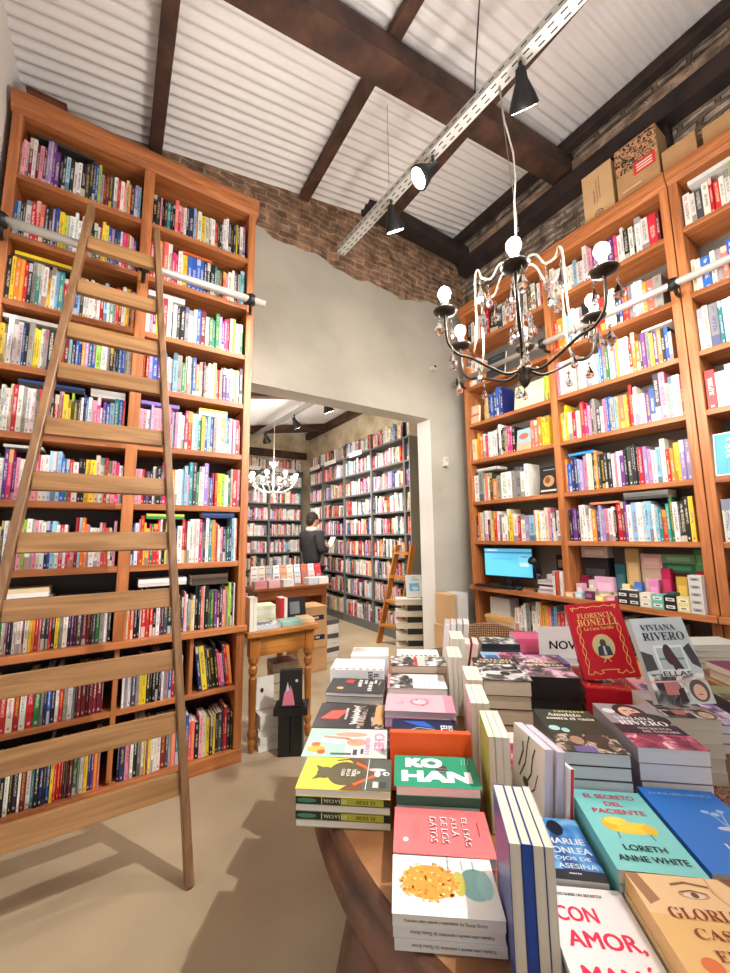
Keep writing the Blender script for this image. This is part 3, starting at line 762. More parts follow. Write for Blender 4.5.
def tiger_pile():
    z = ZT; ths = [.017] * 4
    for k, th in enumerate(ths):
        sd = 'f' if k in (1, 3) else 'b'
        r = book(tp(-.056, 1.092, z, -5 + RND.uniform(-.6, .6)), .232, .135, th - .0006, (150, 150, 70) if sd == 'b' else (40, 44, 34),
                 f"book {ordw(5 - k)} from the top in the yellow cat-cover pile, {'dark lettered spine' if sd == 'f' else 'white page edges'} outwards", 'yellow cat-cover books', sd, PW)
        if sd == 'f':
            g = G(); zz = th / 2
            g.M = T(0, -.0678, th / 2) @ RX(90)
            cover_art(g, [('rect', -.004, -.0075, .1, .0075, (176, 180, 70)), ('ell', -.088, 0, .024, .005, (70, 140, 116)), ('rect', -.052, -.0075, -.05, .0075, (220, 220, 200))], 0)
            g.build('spine_print', r)
            text(r, [('EL TIGRE', .056, 0, .048, .008, 180, (24, 24, 20), True), ('EN LA CASA', -.018, 0, .056, .008, 180, (236, 232, 200), True)], T(0, -.0685, th / 2) @ RX(90), 'spine_lettering')
        z += th
    book(tp(-.056, 1.092, z, -5), .234, .137, .017, (238, 216, 60), 'yellow book with a grey cat and aeroplane cover on top of its pile', None, 'b', PW, ty, tt)
tiger_pile()
ch = marks(.064, -.02, .09, .016, 7, (238, 150, 190), True)
ch = [('rect', -.121, -.08, .121, .08, (170, 212, 192)), ('rect', .0, -.08, .121, .08, (200, 208, 202)), ('ell', -.02, .012, .06, .02, (228, 226, 240)), ('ell', .03, .0, .03, .02, (236, 158, 128)), ('ell', .01, .045, .05, .014, (226, 160, 140)),
      ('ell', -.085, -.04, .028, .018, (240, 176, 60)), ('ell', -.09, -.015, .014, .012, (228, 96, 70)), ('ell', -.068, -.055, .012, .012, (226, 84, 60)), ('rect', -.04, -.068, .02, -.058, (90, 90, 96)), ('rect', .024, -.068, .036, -.04, (70, 70, 76)), ('rect', .046, -.062, .054, -.036, (70, 70, 76)), ('line', [(-.07, .03), (.0, .02), (.03, .0)], .012, (240, 150, 120))] + ch
pile(-.062, 1.246, -4, .242, .15, .02, (206, 226, 214), 'mint cookbook with colourful food cover and pink lettering', [(.022, 'b', (190, 205, 200), PW), (.022, 'b', (190, 205, 200), PW), (.02, 'b', (190, 205, 200), PW)], ch,
     [('CHEF', .098, .0, .1, .03, -90, (238, 150, 190), False)], 'b', PW)
vi = [('rect', -.117, -.092, .117, .092, (58, 52, 54)), ('photo', .03, -.09, .117, .09, 'crowd_photo'), ('poly', [(-.1, -.03), (-.04, -.03), (-.01, .04), (-.07, .03)], (222, 92, 78)), ('rect', .085, -.06, .112, .075, (208, 158, 104)), ('poly', [(.05, -.09), (.08, -.09), (.07, .0), (.09, .08), (.06, .085), (.055, 0)], (30, 28, 28))] + [('line', [(.006 + .016 * (i % 2) + .004 * (i % 3), .072 - .0075 * i) for i in range(19)], .007, (238, 234, 228)), ('line', [(.03 - .012 * (i % 2), .05 - .011 * i) for i in range(10)], .006, (238, 234, 228))] + marks(-.014, .01, .085, .01, 11, (222, 218, 212), True)
pile(-.057, 1.423, -5, .234, .186, .018, (58, 52, 54), 'dark book with a coral patch and white script title', [(.022, 'b', (60, 56, 58)), (.022, 'b', (60, 56, 58)), (.022, 'b', (60, 56, 58))], vi,
     (), 'b', PW)
lo = [('ell', -.062, -.03, .014, .011, (226, 186, 120)), ('poly', [(-.05, .03), (-.02, .02), (-.012, .055), (-.03, .06), (-.044, .06)], (208, 66, 56)), ('line', [(.088, .01), (.094, .05)], .003, (220, 206, 150))] + marks(.012, .025, .07, .018, 5, (236, 234, 230), True) + marks(.034, .04, .04, .014, 3, (236, 234, 230), True) + marks(.056, -.002, .1, .018, 6, (236, 234, 230), True) + marks(.074, .045, .04, .012, 3, (236, 234, 230), True)
pile(-.04, 1.645, -7, .224, .148, .014, (58, 60, 62), 'charcoal book with bold white title, red shape and tan dot', [(.03, 'b', (58, 60, 62)), (.03, 'b', (58, 60, 62)), (.026, 'b', (58, 60, 62))], lo,
     (), 'b', PW)
pile(-.035, 1.84, -6, .235, .15, .045, (236, 236, 236), 'thick white hardback with dark letters on its front edge', [(.045, 'f', (236, 236, 236)), (.03, 'f', (232, 232, 232))],
     [('rect', -.11 + .03 * i, -.07, -.098 + .03 * i, -.055, (196, 120, 116) if i % 2 else (120, 116, 116)) for i in range(8)], (), 'f', PW, True, spine_txt=[('EL', .085, .0, .016, .02, -90, (40, 40, 44), False), ('DEP', .06, 0, .03, .018, -90, (40, 40, 44), False)])
pile(.02, 2.0, -4, .18, .14, .06, (238, 238, 238), 'plain white thick book at the far end of its column', [(.07, 'f', (236, 236, 236))], (), (), 'f', PW, True)
# -- second column
fl = [('rect', -.096, -.062, .096, .062, (232, 230, 224)), ('ell', .058, .004, .03, .034, (134, 186, 184)), ('ell', .028, .004, .012, .026, (186, 178, 76)), ('ell', .075, .004, .014, .03, (150, 198, 196))]
rr = random.Random(3)
fl.append(('ell', -.028, .004, .05, .036, (242, 152, 62)))
for i in range(190):
    a = rr.uniform(0, 2 * PI); q = math.sqrt(rr.random()); x = -.028 + .056 * q * math.cos(a); y = .004 + .041 * q * math.sin(a)
    fl.append(('ell', x, y, rr.uniform(.0015, .004), rr.uniform(.0015, .004), rr.choice([(240, 140, 46), (246, 172, 88), (232, 126, 40), (248, 192, 120)])))
sx = [('Tratados sobre muerte y naturaleza', .03, 0, .092, .0062, 180, (60, 60, 64), True), ('Sir Thomas Browne', -.042, 0, .046, .0058, 180, (110, 110, 114), True)]
pile(.14, .803, -5, .19, .124, .018, (232, 230, 224), 'white book with an orange flower head and blue vase cover', [(.019, 'f', (224, 224, 224), PW, sx), (.018, 'f', (224, 224, 224), PW, sx)], fl,
     [('y naturaleza', .038, .044, .026, .004, -90, (70, 70, 72), True), ('Tratados sobre', .012, .046, .03, .004, -90, (70, 70, 72), True), ('muerte', .06, .042, .022, .004, -90, (70, 70, 72), True)], 'f', PW, spine_txt=[('Tratados sobre muerte y naturaleza', -.03, 0, .092, .0062, 0, (60, 60, 64), True), ('Sir Thomas Browne', .042, 0, .046, .0058, 0, (110, 110, 114), True)])
ps = [('rect', -.104, -.067, .104, .067, (248, 118, 120)), ('ell', -.078, -.03, .006, .006, (240, 220, 216))] + [('line', [(-.05 - .006 * i, -.025), (-.05 - .006 * i, .03 - .006 * i)], .0011, (214, 80, 88)) for i in range(3)] + marks(.08, .01, .04, .004, 9, (170, 50, 66), True)
def shadow_text(s, x, y, w, h):
    return [(s, x - .001, y - .0015, w, h, -90, (176, 60, 76), False), (s, x, y, w, h, -90, (252, 240, 236), False)]
pile(.161, .934, -6, .205, .133, .02, (248, 118, 120), 'coral pink book with white outlined four-line title', [(.03, 'b', (236, 96, 100)), (.005, 'b', (236, 96, 100))], ps,
     shadow_text('EL MÁS', .054, .0, .082, .015) + shadow_text('ALLÁ', .03, .012, .056, .015) + shadow_text('DE LOS', .006, .002, .076, .015) + shadow_text('DATOS', -.018, .002, .074, .015), 'b', PW)
kh = [('rect', -.105, -.066, .105, .066, (34, 146, 112)), ('poly', [(-.002, -.006), (.034, -.012), (.028, .022), (.008, .03)], (60, 60, 58)), ('line', [(.0, .0), (.034, -.004)], .003, (150, 150, 146)), ('line', [(.004, .012), (.03, .008)], .002, (150, 150, 146))] + [('line', [(.07 + .008 * i, .03), (.074 + .008 * i, .058)], .0012, (190, 220, 208)) for i in range(3)]
kt = [('KO', -.028, .032, .088, .036, 0, (238, 238, 236), 'H'), ('HAN', .0, -.025, .165, .038, 0, (238, 238, 236), 'H')]
r = pile(.174, 1.07, -5, .2, .128, .022, (34, 146, 112), 'green book with huge white block letters and typewriter picture', [(.03, 'b', (30, 120, 94)), (.028, 'b', (30, 120, 94)), (.02, 'f', (24, 104, 82))], kh, kt, 'b', PW)
# orange book standing on its long edge and leaning back
o = book(tp(.178, 1.172, ZT + .002, -5) @ RX(82) @ T(0, .0705, 0), .226, .141, .028, (232, 88, 34), 'orange book propped on its long edge with faint script lines', None, 'b', PW,
         [('line', [(.02 + .06 * k + .012 * i, -.05 + .012 * i), (.035 + .06 * k + .012 * i, -.01 + .012 * i)], .0016, (240, 150, 110)) for k in range(2) for i in range(2)], ())
pile(.18, 1.285, -6, .205, .125, .025, (24, 32, 70), 'dark blue book with white letters behind the orange one', [(.04, 'b', (30, 34, 70)), (.035, 'b', (30, 34, 70))], [('poly', [(-.07, .05), (0, .05), (.03, .01), (-.02, .02)], (40, 96, 190)), ('line', [(-.06, -.02), (-.02, .01), (.03, 0)], .003, (200, 210, 226))],
     [('EL', .06, .01, .03, .02, -90, (236, 236, 240), False), ('BO', .08, .01, .03, .014, -90, (236, 236, 240), False)], 'b', PW)
pk = [('rect', -.118, -.07, .118, .07, (240, 172, 184)), ('rect', .085, -.07, .118, .07, (226, 140, 158)), ('ell', .0, .005, .034, .028, (236, 120, 130)), ('ell', .0, .007, .024, .02, (244, 190, 196)), ('poly', [(-.012, .03), (-.004, .022), (-.014, .018)], (50, 30, 40)), ('line', [(-.08, -.01), (-.06, -.008), (-.062, .008)], .003, (214, 66, 90)), ('line', [(.02, .03), (.04, .026)], .004, (226, 90, 110)), ('poly', [(.005, -.022), (.02, -.03), (.012, -.018)], (60, 26, 40))]
pile(.185, 1.436, -7, .235, .136, .022, (240, 172, 184), 'pale pink book with red figures and lilac page edges', [(.02, 'b', (226, 130, 160), (206, 170, 200)), (.022, 'b', (226, 130, 160), (214, 176, 204)), (.022, 'b', (226, 130, 160), (206, 170, 200)), (.03, 'b', (226, 130, 160), (214, 176, 204))], pk, (), 'b', (214, 206, 220))
pile(.2, 1.63, -5, .228, .15, .03, (226, 226, 228), 'white book with grey street photo and pink spine', [(.04, 'b', (220, 220, 220)), (.05, 'b', (220, 220, 220))], [('photo', -.113, -.074, -.015, .074, 'bw_photo'), ('rect', -.113, -.074, -.105, .074, (238, 130, 150))] + [('line', [(.03 + .02 * i, -.05), (.03 + .02 * i, .04)], .002, (170, 166, 170)) for i in range(4)], (), 'l', PW, spine_col=(240, 96, 130))
pile(.232, 1.81, -5, .236, .135, .03, (60, 58, 58), 'grey photo-cover book with one red stripe across it', [(.05, 'b', (200, 170, 150), (214, 190, 172)), (.06, 'b', (200, 170, 150), (214, 190, 172))], [('photo', -.122, -.066, .122, .066, 'bw_photo'), ('rect', -.018, -.066, -.006, .066, (200, 60, 64)), ('rect', -.004, -.066, .03, .066, (206, 200, 196))], (), 'b', (214, 190, 172))
pile(.25, 1.965, -5, .2, .12, .03, (236, 232, 226), 'white book with rows of small coloured letters', [(.05, 'b', (220, 214, 206)), (.05, 'b', (220, 214, 206))], [('rect', -.08 + .022 * i, -.05, -.066 + .022 * i, -.03, [(214, 90, 90), (80, 100, 120), (220, 160, 60), (90, 140, 110)][i % 4]) for i in range(8)], (), 'b', PW)

# -- upright books along the middle of the table
def upstand(u, v, rot, specs, h, d, z0, where, lean=0):
    """specs: (thickness, cover colour, fore-edge to the viewer?)"""
    x = 0
    for k, (t, c, fore, cn) in enumerate(specs):
        M = tp(u, v, z0, rot) @ T(x, 0, 0)
        if lean: M = M @ RY(lean)
        # standing: local z thickness becomes x. book local x=width(d) -> v, y=height -> z
        B = M @ Matrix(((0, 0, 1, 0), (1, 0, 0, d / 2), (0, 1, 0, h / 2), (0, 0, 0, 1)))
        book(B, d, h, t - .0008, c, f"{cn} standing book, {ordw(k + 1)} from the lying piles in the {where}", f"upright books in the {where}", 'r' if fore else 'l', (222, 216, 198))
        x += t
CREAM = (226, 220, 204)
upstand(.2245, .683, -9, [(.020, (66, 76, 140), True, 'blue-covered'), (.016, (38, 74, 156), False, 'bright blue spined'), (.019, (40, 62, 130), True, 'navy-covered'), (.014, (216, 214, 212), True, 'white-covered')], .21, .15, ZT, 'nearest upright row')
upstand(.292, 1.0, -8, [(.017, (176, 178, 84), True, 'olive-covered'), (.017, (226, 220, 206), True, 'cream-covered'), (.017, (216, 208, 190), True, 'ivory-covered')], .215, .145, ZT, 'second upright row')
upstand(.302, 1.19, -8, [(.018, (222, 180, 186), True, 'rose-covered'), (.018, (226, 220, 206), True, 'cream-covered'), (.018, (220, 212, 196), True, 'ivory-covered')], .215, .145, ZT, 'third upright row')
upstand(.338, 1.37, -8, [(.018, (226, 220, 206), True, 'cream-covered'), (.018, (232, 230, 222), True, 'white-covered'), (.018, (216, 206, 190), True, 'ivory-covered')], .215, .14, ZT, 'fourth upright row')
upstand(.326, 1.6, -8, [(.018, (232, 230, 222), True, 'white-covered'), (.018, (224, 220, 210), True, 'cream-covered'), (.018, (220, 216, 206), True, 'ivory-covered')], .22, .15, ZT, 'fifth upright row')
upstand(.392, 1.85, -8, [(.02, (236, 234, 228), True, 'white-covered'), (.02, (228, 222, 214), True, 'cream-covered'), (.022, (206, 210, 216), True, 'pale grey-covered')], .225, .15, ZT, 'farthest upright row')
# the white book with a drawing and its neighbours
def standing(M, d, h, t, col, label, spine='l', page=PAGE, art=(), txt=(), **k):
    B = M @ Matrix(((0, 0, -1, 0), (-1, 0, 0, d / 2), (0, 1, 0, h / 2), (0, 0, 0, 1)))   # cover faces -u, local x runs towards the viewer
    return book(B, d, h, t, col, label, None, spine, page, art, txt, **k)
dr0 = [('line', [(-.03, -.05), (-.012, -.02), (-.005, .02), (.0, .035)], .004, (60, 50, 46)), ('line', [(-.012, -.06), (.008, -.03), (.012, .0), (.02, .02)], .004, (60, 50, 46)), ('line', [(-.035, -.035), (-.02, .0), (-.022, .015)], .005, (60, 50, 46)), ('line', [(.0, -.07), (.02, -.05), (.03, -.02)], .003, (60, 50, 46)), ('ell', -.006, -.055, .012, .01, (70, 60, 56)), ('line', [(.02, .03), (.055, -.0)], .0012, (160, 150, 144)), ('line', [(.01, .05), (.05, .02)], .0012, (160, 150, 144))]
dr = [(a[0], [(x * 1.25 + .005, y * 1.25 + .055) for x, y in a[1]], a[2] * 1.2, a[3]) if a[0] == 'line' else (a[0], a[1] * 1.2, a[2] + .045, a[3], a[4], a[5]) for a in dr0[:-2]]
standing(tp(.418, .968, ZT, 9) @ RY(5), .135, .2, .022, (228, 222, 212), 'white standing book with a brown ink drawing on its cover', 'l', (206, 198, 212), dr)
standing(tp(.442, .966, ZT, 9) @ RY(6), .135, .195, .02, (206, 196, 214), 'lavender-edged standing book behind the ink-drawing book', 'l', (206, 198, 212))
standing(tp(.4565, .952, ZT, 9) @ RY(6), .125, .165, .0105, (234, 230, 228), 'white standing book with a red strip on its edge', 'r', PW, spine_col=(196, 44, 50))
pile(.418, 1.25, -6, .098, .2, .03, (168, 40, 50), 'red and white illustrated book beneath the standing drawing book', [(.03, 'l', (160, 50, 54))], [('photo', -.05, -.098, .05, .03, 'wine_photo'), ('rect', -.05, .03, .05, .098, (226, 222, 210)), ('poly', [(-.05, .02), (-.02, .06), (-.0, .03), (-.03, 0)], (40, 36, 36))], (), 'l', PAGE)
# -- the bestseller side
do = [('photo', -.054, -.079, .054, .079, 'night_photo'), ('rect', -.054, -.08, .054, -.058, (18, 22, 34)), ('ell', .0, .05, .016, .022, (16, 24, 40))] + marks(.0, -.066, .022, .004, 6, (220, 220, 224))
pile(.398, .874, -8, .108, .158, .022, (14, 24, 44), 'midnight blue thriller with a pale title beside the blue-edged row', [(.024, 'l', (20, 26, 40)), (.02, 'l', (20, 26, 40))], do,
     [('CHARLIE', .0, .012, .09, .016, 0, (214, 226, 236), False), ('DONLEA', .004, -.012, .09, .016, 0, (214, 226, 236), False), ('OJOS DE', .008, -.033, .066, .011, 0, (206, 226, 240), False), ('ASESINA', .01, -.05, .07, .011, 0, (206, 226, 240), False)], 'l', PW)
se = [('rect', -.075, -.113, .075, .113, (126, 204, 202)), ('ell', .0, -.005, .045, .016, (236, 200, 60)), ('rect', -.04, -.015, .036, .012, (240, 206, 66)), ('ell', -.036, .004, .014, .018, (228, 188, 44)), ('ell', .036, -.006, .014, .014, (228, 188, 44)), ('ell', -.02, .014, .022, .012, (244, 214, 84)), ('line', [(-.03, -.018), (-.032, -.034)], .002, (90, 70, 40)), ('line', [(.03, -.02), (.032, -.034)], .002, (90, 70, 40))]
pile(.537, .874, -8, .148, .22, .026, (126, 204, 202), 'turquoise book with a yellow sofa and red title', [(.026, 'l', (110, 190, 190)), (.026, 'l', (110, 190, 190)), (.022, 'l', (110, 190, 190))], se,
     [('EL SECRETO', 0, .09, .105, .014, 0, (206, 50, 84), False), ('DEL', .0, .066, .036, .013, 0, (206, 50, 84), False), ('PACIENTE', .0, .042, .105, .014, 0, (206, 50, 84), False), ('LORETH', .0, -.058, .075, .014, 0, (24, 40, 48), False), ('ANNE WHITE', 0, -.084, .12, .014, 0, (24, 40, 48), False)], 'l', PW)
bl = [('rect', -.08, -.12, .08, .12, (38, 116, 206)), ('ell', .035, -.002, .024, .006, (196, 206, 226)), ('line', [(.035, .0), (.03, .03), (.02, .045)], .003, (150, 186, 226)), ('line', [(.035, .0), (.045, .035), (.05, .05)], .003, (150, 186, 226)), ('ell', .018, .046, .008, .005, (160, 192, 228)), ('ell', .05, .05, .008, .005, (160, 192, 228)), ('ell', .034, .04, .008, .006, (160, 192, 228))]
pile(.703, .87, -8, .156, .232, .026, (38, 116, 206), 'bright blue book with a small pale plant emblem', [(.026, 'l', (36, 100, 190)), (.026, 'l', (36, 100, 190)), (.022, 'l', (36, 100, 190))], bl,
     [('LA PALABRA MÁGICA', 0, .1, .13, .009, 0, (180, 206, 236), True), ('ISABEL', .03, -.055, .08, .02, 0, (226, 234, 242), True), ('ALLENDE', .03, -.085, .1, .02, 0, (226, 234, 242), True)], 'l', PW)
con = [('rect', -.0705, -.115, .0705, .115, (234, 230, 230))]
RED = (222, 40, 80)
pile(.369, .676, -7, .137, .23, .018, (234, 230, 230), 'white book with a big crimson two-tone title', [(.02, 'l', (220, 210, 210)), (.02, 'l', (220, 210, 210))], con,
     [('¿QUIERES SABER UN SECRETO?', -.015, .098, .095, .007, 0, (90, 80, 84), False), ('CON', -.025, .062, .066, .026, 0, RED, False), ('AMOR,', .002, .018, .112, .03, 0, RED, False), ('MAMÁ', .004, -.03, .11, .034, 0, RED, False)], 'l', PW)
gl = [('rect', -.1, -.12, .1, .12, (226, 182, 116)), ('rect', -.1, .045, .1, .12, (232, 194, 146)), ('poly', [(-.1, .12), (-.08, .12), (-.07, .07), (-.09, .06)], (160, 116, 80)), ('ell', -.01, .084, .024, .0085, (196, 150, 112)), ('ell', -.01, .083, .017, .0055, (226, 204, 180)), ('ell', -.009, .0835, .0058, .0055, (96, 66, 46)), ('line', [(-.03, .088), (-.01, .0925), (.012, .087)], .0022, (110, 74, 52)), ('line', [(-.036, .101), (-.012, .107), (.022, .101)], .0045, (140, 98, 68)), ('line', [(.028, .118), (.024, .09), (.034, .066)], .003, (206, 160, 116)), ('poly', [(.05, .12), (.1, .12), (.1, .06), (.08, .075)], (120, 84, 58)),
      ('ell', -.06, -.03, .014, .012, (214, 112, 58)), ('ell', .03, -.1, .05, .02, (238, 204, 150)), ('ell', -.07, -.09, .04, .03, (214, 160, 88))]
BR = (142, 60, 34)
pile(.541, .637, -7, .2, .24, .03, (226, 182, 116), 'golden book with a face and brown serif lettering', [(.03, 'l', (210, 180, 130)), (.04, 'l', (210, 180, 130))], gl,
     [('GLORIA V.', -.005, .048, .13, .019, 0, BR, True), ('CASAÑAS', .012, .018, .13, .02, 0, BR, True), ('EL OTOÑO', .02, -.013, .13, .02, 0, BR, True), ('HUEMUL', .034, -.045, .115, .02, 0, BR, True)], 'l', (196, 160, 110))
am = [('rect', -.078, -.115, .078, .115, (40, 50, 38))] + marks(.02, .104, .085, .011, 8, (190, 184, 90)) + [ ('photo', -.078, -.116, .078, -.03, 'crowd_photo'), ('ell', -.055, .0, .014, .014, (168, 206, 200)), ('ell', -.03, -.01, .01, .012, (150, 196, 196)), ('ell', .03, -.025, .022, .028, (44, 40, 42)), ('ell', .03, -.05, .03, .022, (60, 50, 46)), ('ell', -.02, -.06, .016, .02, (156, 122, 100)), ('rect', -.04, -.116, .01, -.09, (96, 84, 140))]
pile(.56, 1.105, -8, .156, .23, .03, (40, 50, 38), 'dark green book with white script and a crowd scene', [(.03, 'l', (60, 66, 60), (206, 208, 216)), (.03, 'l', (60, 66, 60), (196, 198, 206)), (.03, 'l', (60, 66, 60), (206, 208, 216)), (.03, 'l', (60, 66, 60), (206, 208, 216)), (.03, 'l', (60, 66, 60), (206, 208, 216))], am,
     [('Amuleto', -.004, .08, .09, .02, 0, (236, 234, 226), True), ('contra el vacío', .005, .057, .125, .017, 0, (236, 234, 226), True)], 'l', (206, 208, 216))
vr = [('rect', -.08, -.125, .08, .125, (150, 144, 150)), ('rect', -.08, -.125, .08, -.0, (44, 30, 40)), ('photo', -.08, -.125, .08, -.055, 'wine_photo'), ('ell', .0, .075, .042, .05, (44, 32, 34)), ('ell', .0, .07, .028, .036, (222, 178, 158)), ('ell', .03, .03, .05, .04, (44, 32, 34)), ('ell', -.01, .08, .006, .003, (50, 30, 30)), ('ell', .012, .08, .006, .003, (50, 30, 30)), ('ell', .0, .052, .009, .004, (176, 70, 74)), ('ell', -.056, .075, .016, .016, (226, 224, 222))]
pile(.752, 1.118, -8, .16, .246, .036, (150, 144, 150), 'novel with a woman in dark clothes over a wine-red band', [(.036, 'l', (120, 110, 116), PW), (.036, 'l', (120, 110, 116), PW), (.036, 'l', (120, 110, 116), PW), (.04, 'l', (120, 110, 116), PW)], vr,
     [('VIVIANA', -.012, .03, .1, .018, 0, (240, 238, 236), True), ('RIVERO', .0, .004, .12, .026, 0, (240, 238, 236), True), ('SECRETOS', .012, -.026, .08, .011, 0, (220, 190, 196), True), ('DE SANGRE', .02, -.042, .09, .011, 0, (220, 190, 196), True)], 'l', PW)
rv = [('rect', -.09, -.125, .09, .125, (44, 42, 40)), ('photo', -.088, -.122, .088, .05, 'bw_photo'), ('ell', -.02, -.05, .05, .02, (206, 204, 200)), ('ell', .03, -.08, .03, .02, (190, 188, 184)), ('ell', .01, -.055, .018, .022, (36, 34, 34))]
pile(.51, 1.552, -8, .162, .26, .05, (44, 42, 40), 'thick black and white photo-cover novel with cream lettering', [(.045, 'l', (60, 56, 52), (206, 192, 168)), (.05, 'l', (60, 56, 52), (206, 192, 168)), (.045, 'l', (60, 56, 52), (206, 192, 168))], rv,
     [('ARTURO', 0, .1, .13, .02, 0, (226, 214, 180), True), ('REVERTE', 0, .072, .15, .022, 0, (226, 214, 180), True)], 'l', (206, 192, 168))
rq = [('photo', -.086, -.13, .086, .13, 'pink_photo')] + marks(0, .095, .12, .016, 8, (226, 160, 190)) + marks(0, .04, .13, .02, 8, (230, 216, 180)) + marks(.01, .0, .14, .018, 9, (230, 216, 180))
pile(.69, 1.58, -8, .172, .26, .07, (40, 36, 36), 'shrink-wrapped thick book with a pale pink photo cover', [(.035, 'f', (176, 26, 34)), (.04, 'f', (160, 24, 30)), (.045, 'f', (40, 36, 36))], rq,
     (), 'f', (36, 34, 34), spine_col=(36, 33, 33))
# red hardbacks: a lying pile and the one standing on it
GOLD = (238, 186, 110)
def red_art(w, h):
    a = []
    for sx_ in (-1, 1):
        for ph in (0, PI):
            a.append(('line', [(sx_ * (w * .37 + .006 * math.sin(i * .62 + ph)), h * .20 - i * h * .54 / 20) for i in range(21)], .0022, GOLD))
    for sx_ in (-1, 1):
        a.append(('line', [(sx_ * (w * .40), h * .40), (sx_ * w * .38, h * .44), (sx_ * w * .30, h * .435), (sx_ * w * .22, h * .455), (sx_ * w * .12, h * .435), (sx_ * .0, h * .45)], .0024, GOLD))
        a.append(('line', [(sx_ * w * .40, h * .40), (sx_ * w * .43, h * .445), (sx_ * w * .36, h * .45)], .002, GOLD))
        a.append(('line', [(sx_ * w * .37, -h * .34), (sx_ * w * .41, -h * .43), (sx_ * w * .32, -h * .44), (sx_ * w * .28, -h * .40), (sx_ * w * .2, -h * .44), (sx_ * w * .12, -h * .42), (sx_ * w * .16, -h * .39), (0, -h * .385)], .0026, GOLD))
    a += [('ell', 0, -h * .09, w * .2, h * .16, GOLD), ('ell', 0, -h * .09, w * .18, h * .145, (196, 190, 150)), ('ell', 0, -h * .045, .0105, .013, (84, 70, 60)), ('poly', [(-.024, -h * .21), (.024, -h * .21), (.02, -h * .1), (.006, -h * .07), (-.006, -h * .07), (-.02, -h * .1)], (52, 66, 76)), ('poly', [(-.004, -h * .2), (.005, -h * .2), (.003, -h * .085), (-.003, -h * .085)], (200, 200, 196)),
          ('line', [(-.004, -h * .25), (-.012, -h * .29)], .003, GOLD), ('line', [(.004, -h * .25), (.012, -h * .29)], .003, GOLD)]
    return a
RT = [('FLORENCIA', 0, .078, .112, .017, 0, GOLD, True), ('BONELLI', 0, .056, .12, .023, 0, GOLD, True), ('La Casa Neville', 0, .036, .09, .011, 0, GOLD, True)]
RC = (190, 14, 38)
pile(.888, 1.53, -17, .168, .235, .04, RC, 'scarlet hardback lying flat beneath the standing scarlet one', [(.04, 'f', RC), (.04, 'f', (176, 16, 36)), (.038, 'f', RC)], red_art(.17, .235), (), 'f', (206, 190, 170), True)
Mb = tp(.9, 1.5, ZT + .1665, -17) @ RX(77) @ RZ(8)
book(Mb @ T(0, .136, 0), .184, .264, .042, RC, 'scarlet hardback standing upright with gold scrolls and oval portrait', None, 'l', (206, 190, 170), red_art(.184, .264), [(a, x * 1.1, y * 1.1, w_ * 1.12, h_ * 1.1, r_, c_, s_) for a, x, y, w_, h_, r_, c_, s_ in RT], True)
# the grey collage-cover novel
def ellas_art(w, h):
    return [('rect', -w / 2, -h / 2, w / 2, h / 2, (196, 204, 208)), ('photo', -w * .5, -h * .5, w * .5, -h * .17, 'bw_photo'), ('poly', [(-w * .5, h * .1), (-w * .3, h * .05), (-w * .28, -h * .12), (-w * .5, -h * .14)], (70, 66, 68)), ('poly', [(w * .3, h * .12), (w * .44, h * .18), (w * .5, -.0), (w * .5, -h * .12), (w * .36, -h * .06)], (66, 56, 60)),
            ('rect', -w * .24, -h * .2, w * .3, h * .16, (232, 232, 230)), ('rect', -w * .2, -h * .12, w * .26, h * .13, (176, 190, 196)), ('rect', -w * .2, -h * .01, w * .26, h * .01, (110, 130, 138)), ('ell', 0, h * .05, .014, .03, (66, 36, 42)), ('poly', [(-.008, .02), (.014, .02), (.03, -.03), (.012, -.028), (.004, -.034)], (72, 38, 44)),
            ('rect', -w * .5, -h * .265, w * .5, -h * .245, (232, 170, 160)), ('rect', -w * .28, -h * .4, -w * .02, -h * .27, (196, 120, 120)), ('poly', [(-w * .08, -h * .48), (w * .06, -h * .48), (w * .04, -h * .32), (-w * .06, -h * .34)], (58, 30, 40)), ('rect', w * .1, -h * .5, w * .5, -h * .27, (200, 204, 202)), ('ell', w * .3, -h * .36, .026, .03, (92, 80, 74)), ('ell', w * .3, -h * .375, .017, .021, (220, 178, 150)), ('line', [(w * .27, -h * .4), (w * .33, -h * .4)], .003, (170, 70, 70))]
ET = [('VIVIANA', -.004, .098, .11, .02, 0, (44, 60, 70), True), ('RIVERO', .004, .07, .13, .026, 0, (44, 60, 70), True), ('ELLAS', .006, -.044, .085, .014, 0, (60, 64, 68), False)]
pile(.945, 1.262, -8, .14, .19, .032, (214, 210, 206), 'grey collage-cover novel lying flat beneath its standing twin', [(.036, 'l', (200, 196, 190), (214, 204, 184)), (.036, 'l', (200, 196, 190), (214, 204, 184)), (.036, 'l', (200, 196, 190), (214, 204, 184)), (.036, 'l', (200, 196, 190), (214, 204, 184))], ellas_art(.14, .2), (), 'l', (214, 204, 184))
Me = tp(.955, 1.24, ZT + .1815, -9) @ RX(68) @ RZ(4)
book(Me @ T(0, .125, 0), .158, .247, .03, (196, 204, 208), 'grey collage-cover novel propped upright beside the scarlet hardback', None, 'l', PW, ellas_art(.158, .247), [(a, x * .94, y * .95, w_ * .94, h_ * .95, r_, c_, s_) for a, x, y, w_, h_, r_, c_, s_ in ET])
